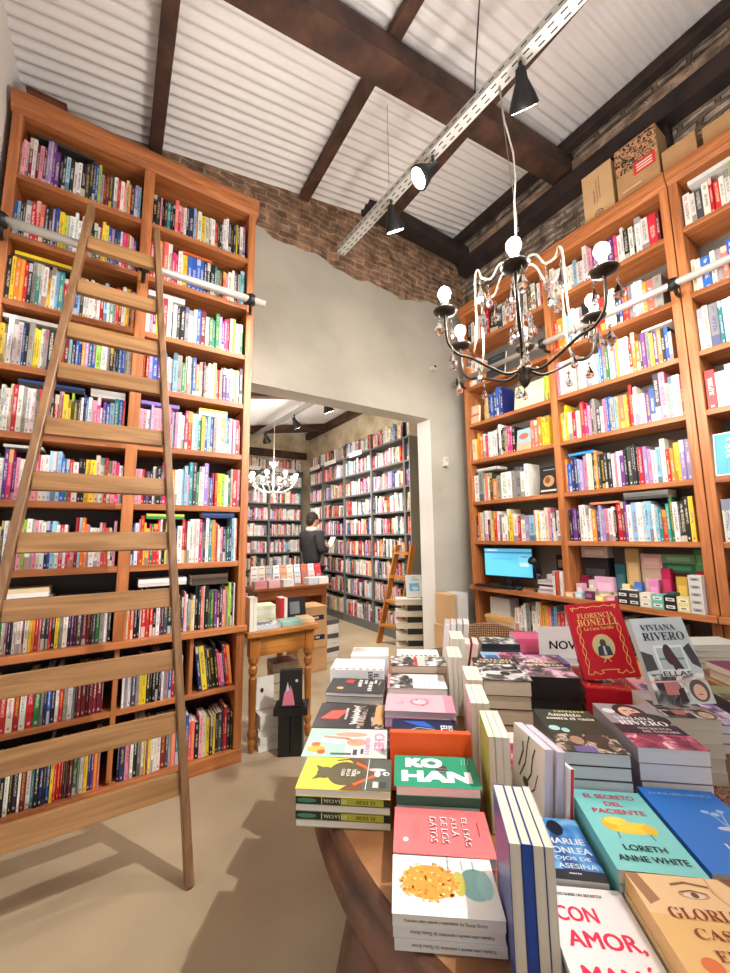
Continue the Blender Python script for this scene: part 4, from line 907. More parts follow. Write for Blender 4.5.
# right-hand far stacks
pile(1.165, 1.42, -8, .15, .21, .025, (92, 80, 160), 'purple and white patterned book with a red corner block', [(.03, 'l', (200, 40, 56), PW), (.03, 'l', (92, 80, 160), PW)], [('photo', -.07, -.1, .07, .1, 'mauve_photo')], (), 'l', PW)
pile(1.21, 1.675, -8, .16, .22, .03, (220, 140, 150), 'rose and violet photo-cover book near the grey collage novel', [(.03, 'l', (214, 130, 150), PW)], [('photo', -.075, -.105, .075, .06, 'mauve_photo')], (), 'l', PW)
pile(1.37, 1.5, -8, .15, .21, .03, (50, 50, 46), 'black and olive book with a pink-edged one below', [(.03, 'l', (230, 150, 170), (226, 160, 180)), (.04, 'l', (60, 60, 56))], [('rect', -.07, .02, .07, .1, (120, 130, 90)), ('photo', -.07, -.1, .07, .02, 'bw_photo')], (), 'l', (90, 92, 80))
pile(1.15, 1.94, -8, .16, .2, .03, (200, 52, 50), 'small red box-like book behind the collage novel', [(.03, 'l', (196, 150, 90))], (), (), 'l', PW)
pile(1.33, 1.93, -8, .15, .2, .03, (206, 150, 84), 'tan book behind the collage novel pile', [(.03, 'l', (226, 150, 170))], (), (), 'l', PW)
pile(1.06, 1.09, -8, .1, .14, .018, (44, 96, 160), 'small steel-blue booklet lying on the patterned cloth', [], (), (), 'l', PW, z0=.7045)
# far books behind the photo-cover novels
pile(.685, 2.01, -6, .21, .15, .025, (150, 196, 226), 'light blue book with red and white lettering', [(.035, 'f', (140, 186, 220)), (.035, 'f', (150, 190, 220))], [('photo', -.02, -.03, .09, .07, 'wine_photo'), ('rect', -.09, -.06, -.03, .02, (70, 110, 180))], (), 'f', PW)
pile(.73, 2.23, -6, .2, .15, .025, (50, 54, 60), 'dark book with a white scribbled cover', [(.045, 'f', (56, 60, 66)), (.045, 'f', (70, 72, 76))], [('photo', -.095, -.07, .095, .07, 'bw_photo')], (), 'f', PW)
pile(.955, 2.33, -6, .2, .16, .025, (232, 96, 140), 'hot pink book beside the white sign card', [(.045, 'f', (226, 86, 130)), (.045, 'f', (226, 110, 150))], [('line', [(-.07, -.02), (-.03, .02), (.02, -.01), (.07, .03)], .004, (244, 150, 180))], (), 'f', PW)
pile(.885, 1.975, -6, .16, .14, .022, (110, 80, 150), 'violet book before the hot pink one', [(.035, 'f', (190, 50, 60)), (.035, 'f', (120, 80, 150))], [('poly', [(-.07, -.06), (-.03, -.06), (-.05, .05)], (206, 40, 56))], (), 'f', PW)
pile(1.18, 2.36, -6, .18, .14, .022, (160, 210, 216), 'pale aqua book behind the white sign card', [(.045, 'f', (150, 200, 206)), (.045, 'f', (160, 206, 210))], (), (), 'f', PW)
for k in range(2):
    M = tp(.47 + .042 * k, 2.03, ZT + .008, -12) @ RY(10)
    B = M @ Matrix(((0, 0, 1, 0), (1, 0, 0, .07), (0, 1, 0, .075), (0, 0, 0, 1)))
    book(B, .13, .15, .032, (196, 24, 38), ['red-covered standing book next to the cream upright row', 'red-covered standing book next to the light blue book'][k], 'two red standing books', 'r', (226, 206, 196))
for k in range(4):
    M = tp(.42 + .036 * k, 2.24, ZT + .006, -12) @ RY(6)
    B = M @ Matrix(((0, 0, 1, 0), (1, 0, 0, .075), (0, 1, 0, .1), (0, 0, 0, 1)))
    book(B, .15, .2, .03, [(226, 224, 220), (236, 234, 230), (220, 206, 206), (196, 206, 216)][k], f"white tilted standing book, {ordw(k + 1)} from the plaster wall side of the far row", 'white tilted books at the table end', 'r', PW)
# sign card
sg = thing('sign_card', 'white card sign with black capital letters standing behind the books', 'sign', tp(1.085, 2.16, ZT, -6) @ T(0, 0, .0) )
g = G(); g.box(-.15, .3, -.002, .002, .035, .2, 'matte_card', lin((232, 230, 228))); g.build('card', sg)
g = G(); g.box(-.05, .05, -.03, .03, 0, .012, 'print', lin((210, 208, 204))); g.box(-.04, .04, -.006, .006, .012, .04, 'print', lin((210, 208, 204))); g.build('base', sg)
text(sg, [('NOVEDADES', .085, 0, .36, .042, 0, (24, 22, 24), False)], T(0, -.0028, .105) @ RX(90))

# ------------------------------------------------------------------ the display table
def ell(cx, cy, a, b, n=72): return [(cx + a * math.cos(2 * PI * i / n), cy + b * math.sin(2 * PI * i / n)) for i in range(n)]
tb = thing('display_table', 'large oval antique table of carved dark wood under the book display', 'table', TF @ T(.72, 1.5, 0))
g = G(); g.lathe([(.80, .600), (.885, .606), (.912, .620), (.918, .640), (.905, .660), (.893, .668), (.897, .680), (.888, .6955), (.872, .6985), (.868, .69)], 'table_dark_wood', 80, (0, 0, 0), WHITE, 1, 1.215)
g.build('rim', tb, True)
g = G(); g.lathe([(.79, .62), (.8719, .62), (.8719, .6985), (.0001, .6985)], 'table_top_wood', 80, (0, 0, 0), WHITE, 1, 1.215)
g.build('tabletop', tb)
g = G(); g.lathe([(.78, .53), (.83, .545), (.85, .57), (.84, .60), (.78, .61)], 'table_dark_wood', 80, (0, 0, 0), WHITE, 1, 1.215); g.build('apron', tb, True)
for i, (lx, ly) in enumerate(((-.655, -.53), (.655, -.53), (-.655, .53), (.655, .53))):
    g = G(); d = Vector((lx, ly, 0)).normalized()
    p = [Vector((lx, ly, .60)), Vector((lx, ly, .53)) + d * .02, Vector((lx, ly, .44)) + d * .045, Vector((lx, ly, .33)) + d * .02, Vector((lx, ly, .2)) - d * .03, Vector((lx, ly, .08)) - d * .01, Vector((lx, ly, .03)) + d * .03, Vector((lx, ly, .0)) + d * .04]
    g.tube(p, [.085, .105, .11, .085, .05, .04, .055, .06], 'table_dark_wood', 14); g.build('leg', tb, True)
g = G(); g.lathe([(.2, .0), (.2, .04), (.09, .1), (.07, .2), (.12, .34), (.08, .48), (.14, .56)], 'table_dark_wood', 24); g.build('pedestal', tb, True)
g = G(); g.box(-.17, .17, -.19, .105, 0, .004, 'tapestry'); o = g.build('patterned_cloth', None, False, tp(1.05, 1.04, ZT + .0002, -8)); tag(o, 'maroon and cream patterned cloth on the table by the blue book', 'cloth')
st = thing('side_display_table', 'small square wooden table behind the round display table', 'table', TF @ T(1.82, 2.05, 0))
pbox('tabletop', st, -.18, .18, -.3, .3, .66, .7, 'table_top_wood', .006)
for sx_ in (-1, 1):
    for sy_ in (-1, 1): pbox('leg', st, sx_ * .14 - .02, sx_ * .14 + .02, sy_ * .25 - .02, sy_ * .25 + .02, 0, .66, 'table_dark_wood')
def wbook(u, v, z, rot, w, h, t, col, lab, grp=None, spine='f', page=PAGE, **k): return book(tp(u, v, z, rot), w, h, t, col, lab, grp, spine, page, **k)
wbook(1.82, 1.87, .7002, -4, .3, .2, .04, (196, 190, 180), 'grey thick book under the plum-coloured album', None, 'b')
wbook(1.82, 1.87, .7405, -4, .32, .21, .032, (104, 34, 84), 'plum-coloured album lying on a grey book at the side table')
for k in range(4):
    wbook(1.82, 2.16, .7003 + .03 * k, -6 + 2 * k, .3, .16, .0295, (206 - 10 * (k % 2), 204, 196), f"pale grey book in the flat pile behind the plum album, {ordw(4 - k)} from top", 'pale flat pile on the side table', 'b', (196, 190, 176))

# ------------------------------------------------------------------ tall ladder bookcase
A = thing('bookcase', 'tall reddish wooden bookcase with two columns against the doorway wall', 'bookcase', (0, 2.64, 0))
pbox('side_panel', A, -.63, -.585, 0, .29, 0, 3.83, 'cedar_z', .003); pbox('side_panel', A, .70, .75, 0, .29, 0, 3.83, 'cedar_z', .003)
pbox('centre_post', A, .02, .08, 0, .26, .83, 3.83, 'cedar_z', .003)
pbox('centre_post', A, .035, .06, .004, .26, .10, .79, 'cedar_z', .003)
pbox('divider', A, .425, .445, .01, .26, .46, .79, 'cedar_z', .002)
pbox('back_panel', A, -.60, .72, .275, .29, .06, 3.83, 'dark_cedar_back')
def cornice(g):
    prof = [(-.0, 3.80), (-.012, 3.81), (-.02, 3.83), (-.02, 3.845), (-.030, 3.85), (-.038, 3.888), (-.038, 3.912), (.29, 3.912), (.29, 3.80)]
    a = g.pts([(-.638 + (p[0] * .0), p[0], p[1]) for p in prof]); b = g.pts([(.765, p[0], p[1]) for p in prof]); n = len(prof)
    for i in range(n): g.face([a + i, a + (i + 1) % n, b + (i + 1) % n, b + i], 'cedar_x')
    g.face([a + i for i in range(n)], 'cedar_x'); g.face([b + i for i in reversed(range(n))], 'cedar_x')
part(cornice, 'cornice', A)
for r, z in enumerate(ZA):
    if z > .9:
        pbox('shelf', A, -.585, .02, .004, .275, z - .036, z - .0004, 'cedar_x', .002); pbox('shelf', A, .08, .70, .004, .275, z - .036, z - .0004, 'cedar_x', .002)
pbox('ledge', A, -.64, .76, -.03, .275, .792, .8296, 'cedar_x', .004)
pbox('shelf', A, -.585, .035, .004, .275, .432, .4596, 'cedar_x', .002); pbox('shelf', A, .06, .70, .004, .275, .432, .4596, 'cedar_x', .002)
pbox('shelf', A, -.585, .70, .002, .275, .05, .0796, 'cedar_x', .002)
pbox('plinth', A, -.63, .75, -.012, .01, 0, .078, 'cedar_x', .003)
# pipe rails
def rail(name, label, a, b, brs, pd):
    R_ = thing(name, label, 'rail')
    g = G(); g.tube([a, b], .024, 'steel_pipe', 14); g.build('pipe', R_, True)
    for p, q in brs:
        g = G(); g.tube([p, ((p[0] + q[0]) / 2, (p[1] + q[1]) / 2, p[2] - .05), q], .012, 'black_metal', 8); g.tube([(p[0], p[1], p[2] - .03), (p[0] + pd[0] * .001, p[1], p[2] + .03)], .031, 'black_metal', 12); g.build('bracket', R_, True)
rail('ladder_rail', 'steel pipe rail across the tall ladder bookcase', (-.64, 2.53, 3.05), (.80, 2.53, 3.05), [((.70, 2.53, 3.05), (.72, 2.622, 3.0)), ((.05, 2.53, 3.05), (.05, 2.622, 3.0)), ((-.60, 2.53, 3.05), (-.61, 2.622, 3.0))], (1, 0))
rail('ladder_rail', 'steel pipe rail running along the counter bookcase', (2.95, 2.79, 3.0), (2.95, -.4, 3.0), [((2.95, 2.72, 3.0), (3.045, 2.72, 2.95)), ((2.95, 1.77, 3.0), (3.045, 1.77, 2.95)), ((2.95, .85, 3.0), (3.045, .85, 2.95))], (0, 1))
# ladder
fl_, fr_ = Vector((-.452, 1.877, 0)), Vector((.337, 1.877, 0)); tl_, tr_ = Vector((-.225, 2.49, 3.27)), Vector((.10, 2.49, 3.27))
Ld = thing('library_ladder', 'tall tapering wooden library ladder leaning on the bookcase rail', 'ladder')
ax = (tl_ - fl_).normalized(); pn = (tr_ - fr_).cross(Vector((1, 0, 0))).normalized()
for a, b in ((fl_, tl_), (fr_, tr_)):
    g = G(); d = (b - a).normalized(); s_ = pn.cross(d).normalized()
    o0 = g.pts([a + s_ * sx_ * .016 + pn * sy_ * .034 + Vector((0, 0, .0)) for sx_, sy_ in ((-1, -1), (1, -1), (1, 1), (-1, 1))]); o1 = g.pts([b + s_ * sx_ * .016 + pn * sy_ * .034 for sx_, sy_ in ((-1, -1), (1, -1), (1, 1), (-1, 1))])
    for i in range(4): g.face([o0 + i, o0 + (i + 1) % 4, o1 + (i + 1) % 4, o1 + i], 'oak_z')
    g.face([o0 + 3, o0 + 2, o0 + 1, o0], 'oak_z'); g.face([o1, o1 + 1, o1 + 2, o1 + 3], 'oak_z')
    oo = g.build('stringer', Ld); bevel(oo, .004)
for z in (3.02, 2.72, 2.445, 2.21, 1.917, 1.655, 1.386, 1.12, .848, .594, .361):
    t = z / 3.27; a = fl_.lerp(tl_, t) + Vector((.017, 0, 0)); b = fr_.lerp(tr_, t) - Vector((.017, 0, 0)); up = (tr_ - fr_); up.x = 0; up.normalize()
    g = G(); hh = .043; pd = up.cross(Vector((1, 0, 0))).normalized()
    o0 = g.pts([a + up * s1 * hh + pd * s2 * .014 for s1, s2 in ((-1, -1), (1, -1), (1, 1), (-1, 1))]); o1 = g.pts([b + up * s1 * hh + pd * s2 * .014 for s1, s2 in ((-1, -1), (1, -1), (1, 1), (-1, 1))])
    for i in range(4): g.face([o0 + i, o1 + i, o1 + (i + 1) % 4, o0 + (i + 1) % 4], 'oak_x')
    g.face([o0, o0 + 1, o0 + 2, o0 + 3], 'oak_x'); g.face([o1 + 3, o1 + 2, o1 + 1, o1], 'oak_x')
    oo = g.build('tread', Ld); bevel(oo, .003)
# flat books on top of the rows in the ladder bookcase
def topbook(x0, x1, z, t, col, lab, y0=.03, d=.15):
    M = T((x0 + x1) / 2, 2.64 + y0 + d / 2, z)
    book(M, x1 - x0, d, t, col, lab, None, 'f', PAGE)
def rowtop(ci, x0, x1):
    bs = [b for b in cells[ci] if b['x'] + b['w'] > x0 - .002 and b['x'] < x1 + .002]
    return max((b['z'] + b['h'] for b in bs), default=ZA[ci[2]] + .2) + .0006
for (ci, x0, x1, stack) in [
    (('A', 'L', 0), -.53, -.25, [(.018, (54, 50, 48), 'dark grey book lying across the pink and purple spines on the top shelf')]),
    (('A', 'L', 2), -.56, -.30, [(.016, (96, 80, 50), 'olive book lying flat under the yellow one on the third shelf down'), (.02, (236, 204, 40), 'yellow book lying flat across the third shelf down behind the ladder')]),
    (('A', 'R', 2), .085, .30, [(.02, (226, 226, 226), 'white book lying flat at the centre post, third shelf down'), (.016, (214, 214, 216), 'pale grey book lying flat on the white one, third shelf down')]),
    (('A', 'L', 3), -.58, -.28, [(.022, (214, 212, 210), 'long grey-white folder lying flat on the fourth shelf down')]),
    (('A', 'R', 1), .26, .46, [(.014, (226, 110, 50), 'orange book lying flat below the pipe rail')]),
    (('A', 'L', 4), -.49, -.20, [(.02, (44, 44, 46), 'black book lying flat under a blue one on the fifth shelf down'), (.014, (46, 80, 150), 'blue book lying on the black one, fifth shelf down beside the ladder')]),
    (('A', 'L', 4), -.17, .0, [(.014, (226, 226, 224), 'white book at the bottom of the flat trio near the centre post'), (.014, (216, 216, 216), 'white book in the middle of the flat trio near the centre post'), (.016, (230, 230, 230), 'white book on top of the flat trio near the centre post')]),
    (('A', 'R', 4), .085, .30, [(.022, (130, 110, 180), 'white and purple book lying flat at the centre post on the fifth shelf down')]),
    (('A', 'R', 4), .42, .60, [(.03, (206, 212, 214), 'thick pale book lying flat near the doorway on the fifth shelf down'), (.016, (236, 206, 60), 'yellow book lying on the thick pale one near the doorway')]),
    (('A', 'L', 5), -.52, -.36, [(.014, (200, 200, 196), 'pale thin book lying flat on the sixth shelf down beside the ladder')]),
    (('A', 'R', 6), .15, .36, [(.016, (64, 150, 80), 'green book lying flat on the seventh shelf down'), (.014, (210, 214, 90), 'lime book lying flat on top of the green one')]),
    (('A', 'R', 6), .47, .67, [(.018, (48, 56, 110), 'navy book lying flat near the doorway on the seventh shelf down'), (.016, (70, 120, 190), 'blue book lying on the navy one near the doorway')]),
    (('A', 'L', 7), -.5, -.28, [(.024, (236, 234, 230), 'white book lying flat on the third shelf up next to the ladder'), (.022, (226, 204, 160), 'cream book lying on the white one next to the ladder')]),
    (('A', 'L', 7), -.24, -.03, [(.016, (32, 32, 34), 'black tray-like book lying flat on the third shelf up')]),
    (('A', 'R', 7), .13, .39, [(.02, (214, 206, 196), 'beige book lying flat under white ones on the third shelf up'), (.022, (236, 236, 236), 'white book lying flat across the third shelf up by the ladder stringer')]),
    (('A', 'R', 7), .42, .64, [(.022, (80, 66, 56), 'brown book lying flat near the doorway on the third shelf up'), (.02, (60, 50, 46), 'dark brown book lying second in the brown flat pile'), (.02, (96, 80, 64), 'brown book on top of the brown flat pile near the doorway')]),
]:
    z = rowtop(ci, x0, x1)
    for (t, c, lab) in stack:
        topbook(x0, x1, z, t, c, lab); z += t + .0006
# board on top of the bookcase
g = G(); g.M = T(-.50, 2.76, 3.9125); g.box(-.09, .09, -.09, .09, 0, .1, 'cedar_back'); g.box(-.095, .095, -.095, .095, .1, .112, 'table_dark_wood'); o = g.build('wooden_crate'); tag(o, 'brown wooden crate on top of the tall ladder bookcase', 'crate')

# ------------------------------------------------------------------ counter bookcases (right wall); built in a frame where -y faces the room
def counter_case(y_hi, y_lo, posts, label, with_left):
    C = thing('bookcase', label, 'bookcase', T(3.06, 0, 0) @ RZ(-90))
    X0, X1 = -y_hi, -y_lo
    D = .29
    pbox('side_panel', C, X0, X0 + .05, 0, D, .905, 3.78, 'cedar_z', .003); pbox('side_panel', C, X1 - .05, X1, 0, D, .905, 3.78, 'cedar_z', .003)
    for q in (X0, X1 - .05):
        pbox('lower_post', C, q, q + .05, .02, D, 0, .86, 'cedar_z', .003)
    xs_ = [X0 + .05] + [v for p in posts for v in (-p - .0275, -p + .0275)] + [X1 - .05]
    for p in posts: pbox('centre_post', C, -p - .0275, -p + .0275, 0, D - .02, .905, 3.78, 'cedar_z', .003)
    for z in ZB:
        for a, b in zip(xs_[0::2], xs_[1::2]): pbox('shelf', C, a, b, .004, D - .02, z - .036, z - .0004, 'cedar_x', .002)
    pbox('countertop', C, X0 - .0, X1, -.05, D, .862, .9046, 'cedar_x', .004)
    pbox('shelf', C, X0 + .05, X1 - .05, .02, D - .01, .515, .5496, 'cedar_x', .002)
    pbox('back_panel', C, X0 + .05, X1 - .05, D - .02, D, .05, 3.78, 'dark_back')
    def corn(g):
        prof = [(-.0, 3.765), (-.012, 3.775), (-.018, 3.79), (-.03, 3.795), (-.04, 3.835), (-.04, 3.865), (D, 3.865), (D, 3.765)]
        a = g.pts([(X0 - (.02 if with_left else 0), p[0], p[1]) for p in prof]); b = g.pts([(X1, p[0], p[1]) for p in prof]); n = len(prof)
        for i in range(n): g.face([a + i, a + (i + 1) % n, b + (i + 1) % n, b + i], 'cedar_x')
        g.face([a + i for i in range(n)], 'cedar_x'); g.face([b + i for i in reversed(range(n))], 'cedar_x')
    part(corn, 'cornice', C)
    return C
counter_case(2.755, .852, (1.7725,), 'tall reddish wooden bookcase with counter along the stone wall', True)
counter_case(.846, -1.2, (-.2,), 'second tall counter bookcase continuing past the double posts', False)

# face-out and flat books in the counter bookcase
def faceout(y, z, w, h, t, col, lab, art=(), txt=(), lean=78, off=.02):
    M = T(3.06 + off, y, z + .0008 + t * math.cos(rad(lean))) @ RZ(-90) @ RX(lean) @ T(0, h / 2, -t)
    return book(M, w, h, t, col, lab, None, 'l', PAGE, art, txt)
faceout(2.37, 2.95 + .001, .22, .25, .02, (44, 54, 60), 'dark slate book with pale emblem facing out behind the chandelier', [('poly', [(-.03, .04), (.03, .04), (.03, .0), (0, -.04), (-.03, .0)], (190, 176, 140)), ('ell', 0, .01, .014, .018, (120, 90, 70)), ('line', [(-.06, .09), (.06, .09)], .004, (150, 156, 160))], lean=80, off=.03)
faceout(2.02, 2.551, .3, .23, .012, (196, 204, 176), 'pale sage green book facing out above the yellow books', [('ell', 0, 0, .09, .06, (206, 214, 190))], lean=80)
faceout(2.645, 2.551, .1, .19, .03, (208, 176, 140), 'tan patterned box-like book at the wall end', [('rect', -.055, -.02, .055, .0, (190, 90, 70)), ('ell', 0, .04, .03, .02, (220, 196, 166))], lean=84)
faceout(2.10, 2.161, .14, .2, .012, (150, 190, 200), 'blue illustrated book facing out beside the orange spines', [('rect', -.07, -.1, .07, -.03, (196, 170, 140)), ('ell', 0, .03, .05, .03, (206, 110, 90))], lean=82)
faceout(1.888, 1.736, .162, .24, .02, (40, 38, 38), 'black book with a gold round picture facing out by the middle post', [('ell', 0, -.01, .05, .05, (196, 150, 100)), ('ell', -.01, 0, .025, .03, (120, 80, 56)), ('rect', -.07, -.1, .07, -.085, (206, 200, 190)), ('line', [(-.05, .09), (.05, .09)], .006, (190, 186, 180))], lean=82)
faceout(.685, 1.736, .22, .27, .02, (232, 236, 238), 'bright turquoise book with white capitals facing out in the end bay', [('rect', -.102, -.127, .102, .127, (60, 170, 206)), ('poly', [(-.05, .1), (-.01, .092), (-.05, .08), (-.042, .09)], (236, 240, 240))],
        [('CONVOCAR', .01, .045, .13, .022, 0, (236, 240, 240), False), ('ARTE', -.01, .015, .09, .022, 0, (236, 240, 240), False), ('POESÍA', .01, -.015, .12, .024, 0, (236, 240, 240), False)], lean=82)
for i, (y, cs) in enumerate(((2.0, 'c'), (1.935, 'r'))): pass
def bup(y, z, seq, lab_where, wm=.034, h=.26):
    x = -y
    for k, c in enumerate(seq):
        w = wm * RND.uniform(.8, 1.2); g = G(); upright(g, w - .0006, h * RND.uniform(.94, 1.03), .16, jit(PAL[c]), tcol_for(c), RND.random(), True)
        o = g.build('paperback', None, False, FB @ T(x, 0, z)); tag(o, f"{CNAME[c]} book, {ordw(k + 1)} of the short bright run {lab_where}", 'book', f"short run of books {lab_where}"); x += w
bup(2.02, 2.16, 'ccoyy', 'before the middle post, fourth shelf down')
bup(1.86, 2.55, 'Ly', 'before the middle post, third shelf down', .02, .22)
def flatB(y0, y1, z, t, col, lab):
    book(T(3.06 + .03 + .075, (y0 + y1) / 2, z) @ RZ(-90), y1 - y0, .15, t, col, lab, None, 'f', PAGE)
def topB(ci, y0, y1):
    bs = [b for b in cells[ci] if b['x'] + b['w'] > -y1 - .002 and b['x'] < -y0 + .002]
    return max((b['z'] + b['h'] for b in bs), default=ZB[ci[2]] + .25) + .0006
for ci, y0, y1, st_ in [(('B', 'R', 5), 1.05, 1.32, [(.02, (70, 70, 70), 'dark flat book at the bottom of the grey flat trio above the counter'), (.016, (120, 120, 118), 'grey flat book in the middle of the flat trio above the counter'), (.016, (150, 150, 146), 'light grey flat book on top of the flat trio above the counter')]),
                        (('B', 'R', 5), 1.36, 1.56, [(.014, (236, 140, 110), 'salmon book lying flat on the spines above the counter')]),
                        (('B', 'R', 4), 1.5, 1.7, [(.02, (60, 140, 206), 'blue book lying flat next to the middle post, fifth shelf down')]),
                        (('B', 'R', 2), .92, 1.1, [(.014, (226, 214, 200), 'cream folder lying flat on the third shelf down near the double posts')]),
                        (('B', 'L', 4), 2.4, 2.66, [(.016, (190, 186, 180), 'grey magazine lying flat on the fifth shelf down at the wall end'), (.012, (226, 224, 220), 'white magazine lying flat at the wall end')]),
                        (('B', 'L', 0), 1.95, 2.15, [(.016, (196, 40, 46), 'red book lying flat on the top shelf behind the chandelier'), (.014, (50, 110, 180), 'blue book lying on the red one on the top shelf')]),
                        (('B', 'E', 0), .48, .75, [(.03, (226, 222, 220), 'white boxed set lying flat on the top shelf of the end bay')])]:
    z = topB(ci, y0, y1)
    for t, c, lab in st_: flatB(y0, y1, z, t, c, lab); z += t + .0006
book(T(3.15, 2.33, 2.9) @ RZ(-90), .3, .14, .012, (226, 226, 226), 'white booklet lying at the shelf edge behind the chandelier', None, 'f', PAGE) if False else None

# monitor, keyboard, scanner
Mo = thing('monitor', 'black computer monitor with a bright blue screen on the counter', 'monitor', T(3.16, 2.40, .905) @ RZ(-78))
g = G(); g.box(-.245, .245, 0, .035, .085, .37, 'screen_bezel'); bevel(g.build('casing', Mo), .005)
g = G(); g.box(-.232, .232, -.002, .0005, .1, .358, 'screen_glow', lin((96, 196, 232)))
g.M = T(0, -.0025, .229) @ RX(90)
for q in (('rect', -.232, .085, .232, .10, (60, 130, 190)), ('rect', -.2, .105, -.1, .12, (206, 232, 244)), ('rect', .11, -.02, .2, .07, (130, 206, 236)), ('rect', .13, .05, .2, .062, (50, 90, 150)), ('rect', -.15, .03, .05, .034, (60, 140, 190)), ('rect', .12, -.03, .2, -.0, (230, 240, 246))):
    g.flat([(q[1], q[2]), (q[3], q[2]), (q[3], q[4]), (q[1], q[4])], 0, 'screen_glow', lin(q[5]))
g.build('screen', Mo)
g = G(); g.box(-.025, .025, .005, .03, .01, .1, 'black_plastic'); g.box(-.1, .1, -.06, .09, 0, .012, 'black_plastic'); g.build('stand', Mo)
Kb = thing('keyboard', 'black keyboard in front of the monitor on the counter', 'keyboard', T(3.035, 2.46, .905) @ RZ(-86))
g = G(); g.box(-.21, .21, -.038, .038, 0, .014, 'black_plastic'); g.build('base', Kb)
g = G()
for i in range(14):
    for j in range(4): g.box(-.2 + .0285 * i, -.175 + .0285 * i, -.032 + .016 * j, -.019 + .016 * j, .014, .02, 'black_metal')
g.build('keys', Kb)
Ms = thing('computer_mouse', 'black computer mouse beside the keyboard', 'mouse', (3.04, 2.20, .905)); g = G(); g.ball((0, 0, .0175), .03, 'black_plastic', 12, 8, WHITE, (1.3, .8, .55)); g.build('shell', Ms, True)
Sn = thing('barcode_scanner', 'black handheld barcode scanner standing beside the monitor', 'scanner', (3.13, 2.06, .905))
g = G(); g.lathe([(.045, 0), (.045, .012), (.016, .02), (.014, .12), (.022, .15)], 'black_plastic', 14); g.build('stand', Sn, True)
g = G(); g.tube([(.02, .0, .14), (-.02, .01, .24), (-.07, .02, .27)], [.022, .028, .038], 'black_plastic', 12); g.build('head', Sn, True)
# paper stacks on the counter by the monitor
for k in range(6):
    book(T(3.13 + RND.uniform(-.01, .01), 1.955 + RND.uniform(-.01, .01), .9052 + .018 * k) @ RZ(-90 + RND.uniform(-8, 8)), .16, .12, .017, [(206, 200, 200), (160, 150, 160), (226, 222, 216), (90, 84, 90), (214, 206, 196), (180, 172, 176)][k],
         f"magazine in the low heap beside the middle post, {ordw(6 - k)} from its top", 'magazine heap on the counter', 'f', PW)
for k, c in enumerate(((226, 224, 220), (206, 60, 60), (176, 90, 60), (230, 226, 220))):
    g = G(); upright(g, .02, .19, .12, c, (60, 40, 40), .3 + k * .1, True); o = g.build('paperback', None, False, T(3.04, 1.885 - .021 * k, .9052) @ RZ(-90)); tag(o, ['white', 'red', 'rust', 'ivory'][k] + ' book standing on the counter beside the magazine heap', 'book', 'counter uprights')
# little goods on the counter: card boxes and gift boxes
def carton(y, x, z, sy, sx_, sz, col, lab, rot=0, grp=None, stripe=None, mark=None):
    g = G(); g.box(-sx_ / 2, sx_ / 2, -sy / 2, sy / 2, 0, sz, 'matte_card', lin(col)); M = T(x, y, z) @ RZ(rot)
    o = g.build('gift_box', None, False, M); tag(o, lab, 'box', grp)
    g = G()
    if stripe: g.box(-sx_ / 2 - .0006, -sx_ / 2, -sy * .36, sy * .36, sz * .28, sz * .72, 'matte_card', lin(stripe))
    if mark: g.box(-sx_ / 2 - .0012, -sx_ / 2 - .0007, -sy * .2, sy * .2, sz * .4, sz * .55, 'matte_card', lin(mark))
    if stripe or mark: g.build('paper_label', o)
    return o
front = [((44, 42, 44), (226, 222, 216), 'black'), ((60, 58, 58), (210, 206, 200), 'charcoal'), ((226, 220, 200), (240, 238, 230), 'cream'), ((120, 190, 176), (236, 238, 234), 'mint'), ((40, 38, 40), (226, 222, 216), 'jet black'), ((226, 214, 150), (240, 234, 210), 'pale yellow'), ((214, 212, 208), (170, 168, 168), 'grey')]
for k, (c, s, nm) in enumerate(front):
    for j in range(2 if k < 6 else 5):
        carton(1.352 - .069 * k, 3.045, .9052 + .046 * j, .066, .07, .0455, c, f"{nm} small card box on the counter front row, {'lower' if j == 0 else 'upper' if j == 1 else ordw(j + 1) + ' up'}", 0, 'small card boxes on the counter', s, (80, 76, 80))
second = [(1.705, (226, 180, 200), .05, .1, 'dusty pink'), (1.62, (206, 196, 180), .06, .07, 'beige'), (1.52, (190, 176, 150), .08, .06, 'kraft'), (1.36, (226, 226, 230), .1, .09, 'white patterned'), (1.26, (100, 110, 150), .06, .08, 'slate blue'), (1.00, (226, 206, 220), .1, .08, 'lilac'), (1.10, (70, 96, 90), .05, .1, 'bottle green')]
for y, c, sy, sz, nm in second: carton(y, 3.14, .9052, sy, .06, sz, c, f"{nm} gift box in the second row on the counter", RND.uniform(-8, 8), 'gift boxes in the second row', (240, 236, 230))
for k, (nm, c) in enumerate([('apricot', (236, 190, 150)), ('ice blue', (190, 214, 226)), ('plum', (110, 60, 96)), ('lemon', (240, 226, 140)), ('rose', (226, 150, 164)), ('sage', (166, 186, 150)), ('ivory', (232, 226, 210)), ('violet', (150, 120, 176)), ('copper', (176, 110, 70)), ('pewter', (120, 124, 130)), ('shell pink', (240, 206, 204))]):
    carton(1.745 - .076 * k if k < 5 else 1.70 - .072 * (k - 1), 3.045 if k < 5 else 3.098, .9052, .056, .045, .035 + .012 * (k % 3), c, f"tiny {nm} box among the goods on the counter", RND.uniform(-6, 6), 'tiny boxes on the counter', tuple(min(246, v + 40) for v in c))
